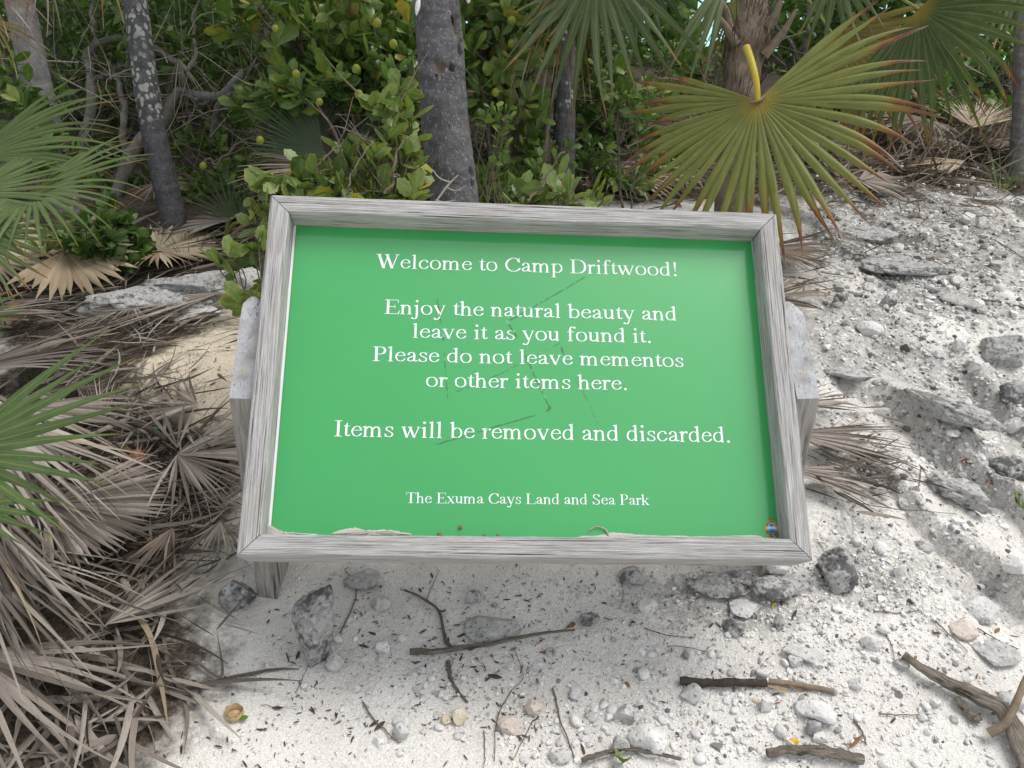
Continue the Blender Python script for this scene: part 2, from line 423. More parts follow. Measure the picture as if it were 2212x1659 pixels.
def mat_endgrain():
    m = NT('weathered_end_grain'); v = m.coord('Object')
    w_ = m.n('ShaderNodeTexWave', wave_type='RINGS', rings_direction='Z'); m.put(w_.inputs[0], m.coord('Object', (1, 1, 1)))
    mp = w_.inputs[0].links[0].from_node; mp.inputs['Location'].default_value = (.055, .03, 0)
    w_.inputs['Scale'].default_value = 42; w_.inputs['Distortion'].default_value = 5.; w_.inputs['Detail'].default_value = 3; w_.inputs['Detail Scale'].default_value = 1.1
    n = m.noise(v, 60, 5, .6); nb = m.noise(v, 22, 4)
    col = m.mix(m.ramp(n, [(.3, 0.), (.7, 1.)]), (.37, .375, .385), (.49, .495, .51))
    col = m.mix(m.math('MULTIPLY', m.ramp(nb, [(.50, 0.), (.68, 1.)]), .7), col, (.21, .19, .17))
    col = m.mix(m.ramp(m.noise(m.coord('Object', (260, 90, 90)), 1., 4, .6), [(.33, 1.), (.40, 0.)]), col, (.17, .165, .16))
    ck2 = m.ramp(m.noise(m.coord('Object', (70, 70, 9)), 1., 4, .6, .6), [(.30, 1.), (.35, 0.)]); col = m.mix(m.math('MULTIPLY', ck2, .8), col, (.09, .085, .08))
    ym = m.ramp(m.noise(v, 16, 3), [(.6, 0.), (.7, 1.)])
    col = m.mix(m.math('MULTIPLY', ym, .6), col, (.50, .40, .17))
    return m.end(m.bsdf(col, .9, m.bump(m.math('ADD', m.math('MULTIPLY', w_.outputs[1], .015), n), .003, .8), .2))

def mat_frond(name, g1, g2, brown=.5, yellow=(.36, .26, .035), red=(.13, .035, .022), transl=.25):
    m = NT(name); t, s, r = m.attr()
    uv = m.comb(m.math('MULTIPLY', t, 2.2), m.math('MULTIPLY', s, .35), m.math('MULTIPLY', r, 91.))
    n = m.noise(uv, 3.0, 4, .6); fine = m.noise(m.comb(m.math('MULTIPLY', t, 1.2), m.math('MULTIPLY', s, 5.), m.math('MULTIPLY', r, 57.)), 2.0, 3, .6)
    col = m.mix(m.ramp(n, [(.3, 0.), (.7, 1.)]), g1, g2)
    col = m.mix(m.math('MULTIPLY', m.ramp(fine, [(.5, 0.), (.75, 1.)]), .45), col, tuple(c * 1.7 for c in g2))
    ab = m.math('ABSOLUTE', s)
    col = m.mix(m.math('MULTIPLY', m.ramp(ab, [(.0, 1.), (.16, 0.)]), .55), col, (.30, .26, .09))
    col = m.mix(m.ramp(t, [(.02, .95), (.15, 0.)]), col, yellow)
    # browning from the tip, further along on some blades and along their edges
    rr = m.noise(m.comb(0., 0., m.math('MULTIPLY', r, 333.)), 1., 0)
    k = m.math('ADD', m.math('MULTIPLY', m.math('SUBTRACT', rr, .5), 1.1 * brown), m.math('MULTIPLY', m.math('SUBTRACT', n, .5), .5))
    k = m.math('ADD', k, m.math('MULTIPLY', ab, .16 * brown))
    x = m.math('ADD', m.math('ADD', t, k), -1.0 + .30 * brown)
    col = m.mix(m.ramp(x, [(.0, 0.), (.06, 1.)]), col, (.26, .14, .025))
    col = m.mix(m.ramp(x, [(.07, 0.), (.14, 1.)]), col, red)
    col = m.mix(m.ramp(x, [(.20, 0.), (.32, 1.)]), col, (.36, .30, .24))
    fl = m.ramp(m.noise(m.comb(m.math('MULTIPLY', t, 9.), m.math('MULTIPLY', s, 1.2), m.math('MULTIPLY', r, 41.)), 3., 2), [(.68, 0.), (.73, 1.)])
    col = m.mix(m.math('MULTIPLY', fl, .45 * min(1., brown + .3)), col, (.38, .35, .33))
    return m.leafend(col, .42, transl, None, .4)

def mat_dead(name, stops, dirt=.5):
    m = NT(name); t, s, r = m.attr()
    base = m.ramp(m.math('FRACT', m.math('MULTIPLY', r, 37.7)), stops)
    st = m.noise(m.comb(m.math('MULTIPLY', t, 1.5), m.math('MULTIPLY', s, 4.5), m.math('MULTIPLY', r, 77.)), 2.5, 5, .65)
    col = m.mix(1.0, base, m.ramp(st, [(.3, .55), (.5, 1.0), (.75, 1.28)]), 'MULTIPLY')
    bl = m.noise(m.comb(m.math('MULTIPLY', t, 6.), m.math('MULTIPLY', s, .6), m.math('MULTIPLY', r, 31.)), 2.2, 5, .7)
    col = m.mix(m.math('MULTIPLY', m.ramp(bl, [(.58, 0.), (.68, 1.)]), dirt), col, (.075, .06, .05))
    return m.leafend(col, .75, .12, m.bump(st, .002, .6), .15)

def mat_leaf(name, stops, rough=.38, transl=.28, rib=(.24, .28, .08), edge=None):
    m = NT(name); t, s, r = m.attr()
    col = m.ramp(r, stops)
    n = m.noise(m.comb(m.math('MULTIPLY', t, 2.), s, m.math('MULTIPLY', r, 91.)), 2., 3)
    col = m.mix(1.0, col, m.ramp(n, [(.3, .75), (.7, 1.25)]), 'MULTIPLY')
    ab = m.math('ABSOLUTE', s)
    col = m.mix(m.math('MULTIPLY', m.ramp(ab, [(.0, 1.), (.12, 0.)]), .7), col, rib)
    if edge:
        col = m.mix(m.math('MULTIPLY', m.ramp(m.math('ADD', ab, m.math('MULTIPLY', m.math('SUBTRACT', n, .5), 1.6)), [(.85, 0.), (1.05, 1.)]), .8), col, edge)
    return m.leafend(col, rough, transl, None, .45)

def mat_bark(name, a, b, ring=30., fleck=None, lichen=None, lich_thr=.2, lo_z=None):
    m = NT(name); v = m.coord('Object')
    n1 = m.noise(m.coord('Object', (6, 6, ring)), 1., 5, .6); n2 = m.noise(m.coord('Object', (55, 55, 22)), 1., 4, .65)
    col = m.mix(m.ramp(n1, [(.3, 0.), (.7, 1.)]), a, b)
    col = m.mix(1.0, col, m.ramp(n2, [(.3, .7), (.7, 1.3)]), 'MULTIPLY')
    if fleck: col = m.mix(m.math('MULTIPLY', m.ramp(m.noise(m.coord('Object', (190, 190, 60)), 1., 3, .6), [(.58, 0.), (.68, 1.)]), .7), col, fleck)
    if lichen:
        vo = m.vor(m.coord('Object', (1, 1, .8)), 52., out=0); big = m.noise(v, 4.5, 2)
        f = m.math('MULTIPLY', m.ramp(m.math('ADD', vo, m.math('MULTIPLY', m.math('SUBTRACT', m.noise(v, 70, 3), .5), .6)), [(lich_thr + .12, 1.), (lich_thr + .2, 0.)]), m.ramp(big, [(.42, 0.), (.5, 1.)]))
        if lo_z is not None:
            z = m.n('ShaderNodeSeparateXYZ'); m.put(z.inputs[0], v); f = m.math('MULTIPLY', f, m.ramp(z.outputs[2], [(lo_z, 0.), (min(1, lo_z + .08), 1.)]))
        col = m.mix(m.math('MULTIPLY', f, .85), col, lichen)
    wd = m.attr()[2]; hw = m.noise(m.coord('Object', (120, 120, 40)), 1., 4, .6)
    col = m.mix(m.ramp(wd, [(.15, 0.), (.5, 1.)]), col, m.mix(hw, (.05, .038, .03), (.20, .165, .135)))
    h = m.math('ADD', n1, m.math('MULTIPLY', n2, .8))
    return m.end(m.bsdf(col, .9, m.bump(h, .006, .9), .15))

def mat_plain(name, col, rough=.7, nz=.25, scale=60., spec=.3, coat=0.):
    m = NT(name); n = m.noise(m.coord('Object'), scale, 4, .6)
    c = m.mix(1.0, col, m.ramp(n, [(.3, 1 - nz), (.7, 1 + nz * .6)]), 'MULTIPLY')
    return m.end(m.bsdf(c, rough, m.bump(n, .002, .5) if nz > .1 else None, spec, coat))

GRASSY = [(0, (.035, .075, .016)), (.5, (.08, .15, .03)), (1, (.17, .25, .055))]
MT = dict(
    ground=mat_ground(), gravel=mat_gravel(),
    rock_grey=mat_rock('grey_limestone', (.29, .288, .28), (.56, .55, .53), .42),
    rock_dark=mat_rock('dark_weathered_limestone', (.19, .19, .187), (.50, .49, .475), .62),
    rock_white=mat_rock('white_limestone', (.58, .57, .55), (.76, .745, .72), .0),
    rock_pale=mat_rock('pale_limestone', (.44, .435, .42), (.66, .65, .62), .22),
    rock_pink=mat_rock('pinkish_limestone', (.50, .42, .37), (.64, .57, .51), .15),
    rock_yellow=mat_rock('yellowish_limestone', (.6, .52, .38), (.74, .68, .57), .05, (.62, .47, .25)),
    pebble_white=mat_rock('white_pebble', (.55, .54, .525), (.80, .79, .77), .06, None, .035, .0015),
    pebble_pale=mat_rock('pale_pebble', (.44, .435, .42), (.68, .67, .65), .3, None, .035, .0015),
    pebble_grey=mat_rock('grey_pebble', (.29, .285, .28), (.54, .53, .51), .5, None, .035, .0015),
    pebble_dark=mat_rock('dark_pebble', (.14, .14, .138), (.36, .35, .34), .7, None, .035, .0015),
    wood=mat_wood('weathered_frame_timber', (8, 380, 380), (.52, .515, .505), (.17, .16, .15), (.36, .31, .265)),
    post_side=mat_wood('grey_post_timber', (120, 120, 9), (.38, .365, .34), (.18, .17, .155), (.26, .19, .125)),  # grey-brown timber of the upright post sides
    endgrain=mat_endgrain(),
    drift=mat_drift(),
    twig=mat_plain('brown_twig', (.165, .13, .098), .85, .4, 120),
    twig_pale=mat_plain('pale_bare_twig', (.40, .36, .30), .8, .3, 120),
    dark_bark=mat_plain('dark_bark', (.06, .048, .038), .9, .5, 70),
    stem=mat_plain('shrub_stem', (.15, .125, .10), .85, .4, 60),
    gnarl=mat_bark('gnarled_grey_bark', (.10, .093, .083), (.24, .225, .205), 14., None, None),
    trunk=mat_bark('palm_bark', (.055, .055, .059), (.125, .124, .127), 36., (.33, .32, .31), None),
    trunk_lichen=mat_bark('palm_bark_with_lichen', (.06, .06, .063), (.105, .105, .108), 36., (.2, .2, .195), (.37, .38, .34), .27, .3),
    trunk_grey=mat_bark('grey_palm_bark', (.12, .115, .11), (.23, .22, .21), 36., (.30, .29, .28), None),
    trunk_spot=mat_bark('palm_bark_few_spots', (.055, .055, .058), (.10, .10, .103), 36., (.2, .2, .195), (.36, .36, .34), .14, .35),
    fibre=mat_bark('fibrous_palm_bark', (.12, .09, .065), (.27, .215, .16), 9., (.34, .28, .21), None),
    frond_f1=mat_frond('yellow_green_frond', (.115, .14, .022), (.225, .235, .065), .75, (.36, .26, .035), (.17, .055, .032)),
    frond=mat_frond('green_frond', (.045, .075, .02), (.10, .135, .05), .4),
    frond_fresh=mat_frond('fresh_green_frond', (.045, .085, .02), (.115, .165, .055), .3, (.3, .27, .04)),
    frond_leaf=mat_frond('broad_green_frond', (.05, .095, .02), (.10, .16, .05), .12, (.2, .22, .04)),
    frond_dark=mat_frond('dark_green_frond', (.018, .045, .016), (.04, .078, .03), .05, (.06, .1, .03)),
    frond_dying=mat_frond('browning_frond', (.13, .10, .02), (.20, .16, .035), 1.05),
    petiole=mat_plain('yellow_petiole', (.48, .38, .045), .45, .1),
    petiole_green=mat_plain('green_petiole', (.22, .24, .06), .5, .15),
    petiole_dead=mat_plain('dead_petiole', (.22, .17, .12), .8, .3),
    dead_grey=mat_dead('dead_grey_frond', [(0, (.075, .06, .05)), (.2, (.155, .13, .11)), (.5, (.265, .228, .195)), (.8, (.37, .325, .28)), (.93, (.45, .41, .365)), (1, (.42, .33, .24))], .8),
    dead_tan=mat_dead('dead_tan_frond', [(0, (.27, .20, .13)), (.5, (.43, .34, .23)), (1, (.56, .47, .35))], .3),
    dead_brown=mat_dead('dead_brown_frond', [(0, (.07, .05, .037)), (.35, (.15, .115, .09)), (.7, (.26, .205, .16)), (1, (.38, .315, .25))], .55),
    leaf_whorl=mat_leaf('glossy_whorled_leaf', [(0, (.035, .085, .018)), (.4, (.085, .16, .03)), (.7, (.16, .23, .05)), (.92, (.25, .28, .07)), (1, (.34, .26, .04))], .3, .25),
    leaf_tooth=mat_leaf('pale_toothed_leaf', [(0, (.06, .12, .035)), (.4, (.125, .20, .055)), (.8, (.21, .28, .085)), (1, (.33, .30, .05))], .42, .3, (.3, .32, .08), (.36, .26, .03)),
    leaf_bush=mat_leaf('bush_leaf', [(0, (.045, .10, .018)), (.5, (.11, .20, .035)), (.85, (.20, .29, .065)), (1, (.26, .30, .08))], .45, .3),
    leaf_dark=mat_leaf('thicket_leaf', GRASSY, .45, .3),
    fruit=mat_plain('yellow_green_fruit', (.21, .24, .03), .5, .25, 90),
    white=mat_plain('white_board', (.72, .75, .76), .35, .03),
    ink=mat_plain('white_lettering', (.80, .83, .85), .3, .02),
    shell=mat_plain('white_shell', (.66, .65, .63), .6, .12, 200),
    scratch=mat_plain('scratch', (.075, .18, .085), .7, .5, 300),
    scratch_pale=mat_plain('scratch_edge', (.30, .50, .42), .7, .3, 300),
    sand_loose=mat_plain('loose_sand', (.52, .49, .44), .95, .3, 500),
    litter=mat_plain('leaf_debris', (.075, .055, .042), .9, .5, 90),
    turquoise=mat_plain('turquoise_plastic', (.0, .30, .26), .5, .3, 150),
    red_fibre=mat_plain('reddish_fibre', (.24, .12, .085), .9, .4, 90),
    husk=mat_plain('husk', (.52, .38, .2), .8, .4, 120),
    leaf_dry=mat_plain('dry_leaf', (.24, .12, .05), .7, .4, 90),
    leaf_gold=mat_plain('yellow_fallen_leaf', (.55, .33, .03), .6, .3, 90),
)
def mat_panel():
    m = NT('green_sign_face'); v = m.coord('Object')
    n = m.noise(v, 2.5, 3); n2 = m.noise(v, 900, 2)
    col = m.mix(m.ramp(n, [(.3, 0.), (.7, 1.)]), (.017, .315, .066), (.021, .345, .073))
    q = m.n('ShaderNodeBsdfPrincipled'); m.put(q.inputs['Base Color'], m.mix(1.0, col, m.ramp(n2, [(.3, .96), (.7, 1.04)]), 'MULTIPLY'))
    dust = m.noise(v, 9, 5, .6); m.put(q.inputs['Roughness'], .4); q.inputs['Coat Weight'].default_value = 1.0; q.inputs['Coat IOR'].default_value = 1.68
    m.put(q.inputs['Coat Roughness'], m.ramp(dust, [(.3, .05), (.75, .16)]))
    return m.end(q.outputs[0])
MT['panel'] = mat_panel()

# ================================================================== SETTING
def axis_grid(lo, hi, step, far_lo, far_hi, grow=1.18):
    a = list(np.arange(lo, hi + 1e-6, step)); s = step
    while a[-1] < far_hi: s *= grow; a.append(a[-1] + s)
    s = step
    while a[0] > far_lo: s *= grow; a.insert(0, a[0] - s)
    return np.array(a)
_gx = axis_grid(-1.7, 2.3, .012, -2500, 2500); _gy = axis_grid(.85, 4.2, .012, -300, 3800)
XX, YY = np.meshgrid(_gx, _gy); ZZ = hgt(XX, YY)
gm = MB(); ny, nx = XX.shape
ii = np.arange(ny - 1)[:, None] * nx + np.arange(nx - 1)[None]
crust = np.clip(rugged_mask(XX, YY) * (.57 + .48 * fbm(XX * 3, YY * 3, seed=21)) + .15 * gauss(XX, YY, .3, 1.35, .4, .16) + .28 * sstep(3.0, 3.8, YY) * (XX > 0), 0, 1)
for (px, py, rx, ry, k) in ((1270, 1290, .34, .10, .30), (1600, 1330, .16, .10, .45), (1060, 1370, .10, .06, .35), (2050, 900, .35, .3, .12), (1900, 520, .5, .5, .22), (1500, 1250, .2, .05, .3)):
    q = G(px, py); crust += k * gauss(XX, YY, q[0], q[1], rx, ry)
cream = gauss(XX, YY, -.85, 2.05, .42, .38) + .25 * sstep(-.3, -.9, XX)
soil = np.zeros_like(XX)
for (px, py, rx, ry, k) in ((150, 1150, .30, .35, 1.), (150, 900, .35, .35, .95), (250, 700, .35, .18, .8), (60, 560, .6, .3, 1.), (430, 480, .6, .5, 1.), (400, 1000, .16, .2, .9), (200, 1500, .25, .2, 1.),
                            (1900, 390, .9, .28, .8), (1880, 1010, .16, .1, .6), (1400, 400, .6, .3, .8), (1850, 520, .25, .2, .5)):
    q = G(px, py); soil += k * gauss(XX, YY, q[0], q[1], rx, ry)
soil += 1.4 * sstep(3.6, 4.2, YY) + 1.4 * sstep(2.65, 2.95, YY) * (1 - sstep(.0, .3, XX)) + sstep(-1.4, -2.0, XX) * sstep(1.8, 2.4, YY)
soil = np.clip(soil * .85 - 1.3 * gauss(XX, YY, -.80, 1.98, .2, .2), 0, 1) * (1 - sstep(16, 22, YY))
gm.add(np.stack([XX, YY, ZZ], -1), np.stack([ii, ii + 1, ii + nx + 1, ii + nx], -1).reshape(-1, 4), np.stack([np.clip(crust, 0, 1) * (1 - sstep(16, 20, YY)), np.clip(cream, 0, 1), soil], -1))
tag(gm.build('ground', MT['ground']), kind='structure')
sm = MB(); sm.add([[-3000, 18, -3.5], [3000, 18, -3.5], [3000, 3700, -3.5], [-3000, 3700, -3.5]], [[0, 1, 2, 3]])
mw = NT('turquoise_sea'); wn = mw.noise(mw.coord('Object', (.3, .08, 1)), 1.5, 4)
MT['sea'] = mw.end(mw.bsdf(mw.mix(mw.ramp(wn, [(.35, 0.), (.65, 1.)]), (.20, .55, .55), (.34, .68, .66)), .35, mw.bump(wn, .1, .3), .3))
tag(sm.build('sea', MT['sea'], origin=(0, 18, -3.5)), kind='structure')

# ================================================================== SIGN
def cam2w(v): return CR * v[0] + CU * v[1] - CF * v[2]
h_ = np.array([.99719, -.02197, -.07158]); h_ /= np.linalg.norm(h_)
v_ = np.array([.00827, .95346, -.30142]); n_ = np.cross(h_, v_); n_ /= np.linalg.norm(n_); v_ = np.cross(n_, h_)
SX, SY, SN = cam2w(h_), cam2w(v_), cam2w(n_)
SO = C0 + cam2w(np.array([-.4647, -.2901, -1.4444]))
SW, SH, RW, RD, PD = 1.0, .6873, .0385, .089, .05
def sloc(u, v, d=0.): return SO + SX * u + SY * v + SN * d
SM = Matrix([[SX[i], SY[i], SN[i], SO[i]] for i in range(3)] + [[0, 0, 0, 1]])
def panel_uv(sx, sy, D=PD):
    """source pixel (3264 wide) -> coordinates on the sign's panel"""
    d = ray(sx * 2212 / 3264, sy * 2212 / 3264)
    t = ((SO - SN * D - C0) @ SN) / (d @ SN); X = C0 + d * t - SO
    return np.array([X @ SX, X @ SY])
_b = sloc(.5, .1, -.12); _b[2] = hgt(_b[0], _b[1])
sign = thing('information_sign', _b, 'green welcome sign with white lettering, leaning back in a weathered grey timber frame', 'sign')
def sign_part(name, me, mats, mat4, parent=None):
    o = bpy.data.objects.new(name, me)
    for m in (mats if isinstance(mats, (list, tuple)) else [mats]): o.data.materials.append(m)
    COL.objects.link(o); o.parent = parent or sign
    o.matrix_basis = (parent or sign).matrix_world.inverted() @ mat4; o.matrix_world = mat4
    return o
def rail_mesh(length, seed):
    """mitred rail, face up, x along its length, y inward (0 outer edge .. RW inner), z 0 front .. -RD"""
    n = 90; g = np.random.default_rng(seed); mb = MB(); G2 = .0008
    prof = [(0, -RD), (0, -.012), (.0004, -.004), (.0018, -.0012), (.005, 0), (.013, 0), (.021, 0), (.029, 0), (RW - .006, 0), (RW - .0022, -.0012), (RW - .0006, -.004), (RW, -.012), (RW, -.03), (RW, -RD)]
    prof = np.array(prof); m = len(prof); V = np.zeros((n + 1, m, 3))
    for j, (y, z) in enumerate(prof):
        x = np.linspace(y + G2, length - y - G2, n + 1)
        V[:, j, 0] = x
        rough = .0011 * fbm(x * 14, x * 0 + y * 170 + seed * 7, o=4, seed=seed) - .0016 * np.clip(fbm(x * 5, x * 0 + y * 260 + seed * 9, o=3, seed=seed + 5) - .25, 0, 1)
        V[:, j, 1] = y + (rough if j in (0, 1, 2) else 0) + (.0012 * fbm(x * 20, x * 0 + 3, seed=seed + 2) if j >= m - 4 else 0)
        V[:, j, 2] = z + (rough if 2 < j < m - 3 else 0)
    k = np.arange(n)[:, None] * m; j = np.arange(m - 1)[None]
    f = np.stack([k + j, k + m + j, k + m + j + 1, k + j + 1], -1).reshape(-1, 4)
    mb.add(V, f)
    for kk in (0, n):
        base = V[kk]; q = [list(range(m)) if kk == 0 else list(range(m))[::-1]]
        mb.add(base, q)
    mb.add(np.array([V[0, 0], V[n, 0], V[n, -1], V[0, -1]]), [[0, 3, 2, 1]])
    return mb.mesh('frame_rail')
def rail_mat(org, xd, yd):
    x = np.asarray(xd, float); y = np.asarray(yd, float)
    X = SX * x[0] + SY * x[1]; Y = SX * y[0] + SY * y[1]; o = sloc(*org)
    return Matrix([[X[i], Y[i], SN[i], o[i]] for i in range(3)] + [[0, 0, 0, 1]])
for ln, org, xd, yd, sd_ in ((SW, (0, 0), (1, 0), (0, 1), 1), (SW, (SW, SH), (-1, 0), (0, -1), 2), (SH, (0, SH), (0, -1), (1, 0), 3), (SH, (SW, 0), (0, 1), (-1, 0), 4)):
    sign_part('frame_rail', rail_mesh(ln, sd_), MT['wood'], rail_mat(org, xd, yd))
# panel: white board with the green face inset
pm = MB(); z0 = -PD; zb = -PD - .006
a = RW + .0006; bx = SW - RW - .0006; by = SH - RW - .0006
gi = (.0437, .0400, .9655, .6497)
O = [(a, a), (bx, a), (bx, by), (a, by)]; I = [(gi[0], gi[1]), (gi[2], gi[1]), (gi[2], gi[3]), (gi[0], gi[3])]
V = [(*p, z0) for p in O] + [(*p, z0) for p in I] + [(*p, zb) for p in O]
pm.add(V, [[i, (i + 1) % 4, 4 + (i + 1) % 4, 4 + i] for i in range(4)] + [[8 + i, 8 + (i + 1) % 4, (i + 1) % 4, i] for i in range(4)] + [[11, 10, 9, 8]])
pm.add([(*p, z0) for p in I], [[0, 1, 2, 3]], None, 1)
panel = sign_part('panel', pm.mesh('panel', smooth=False), [MT['white'], MT['panel']], SM)

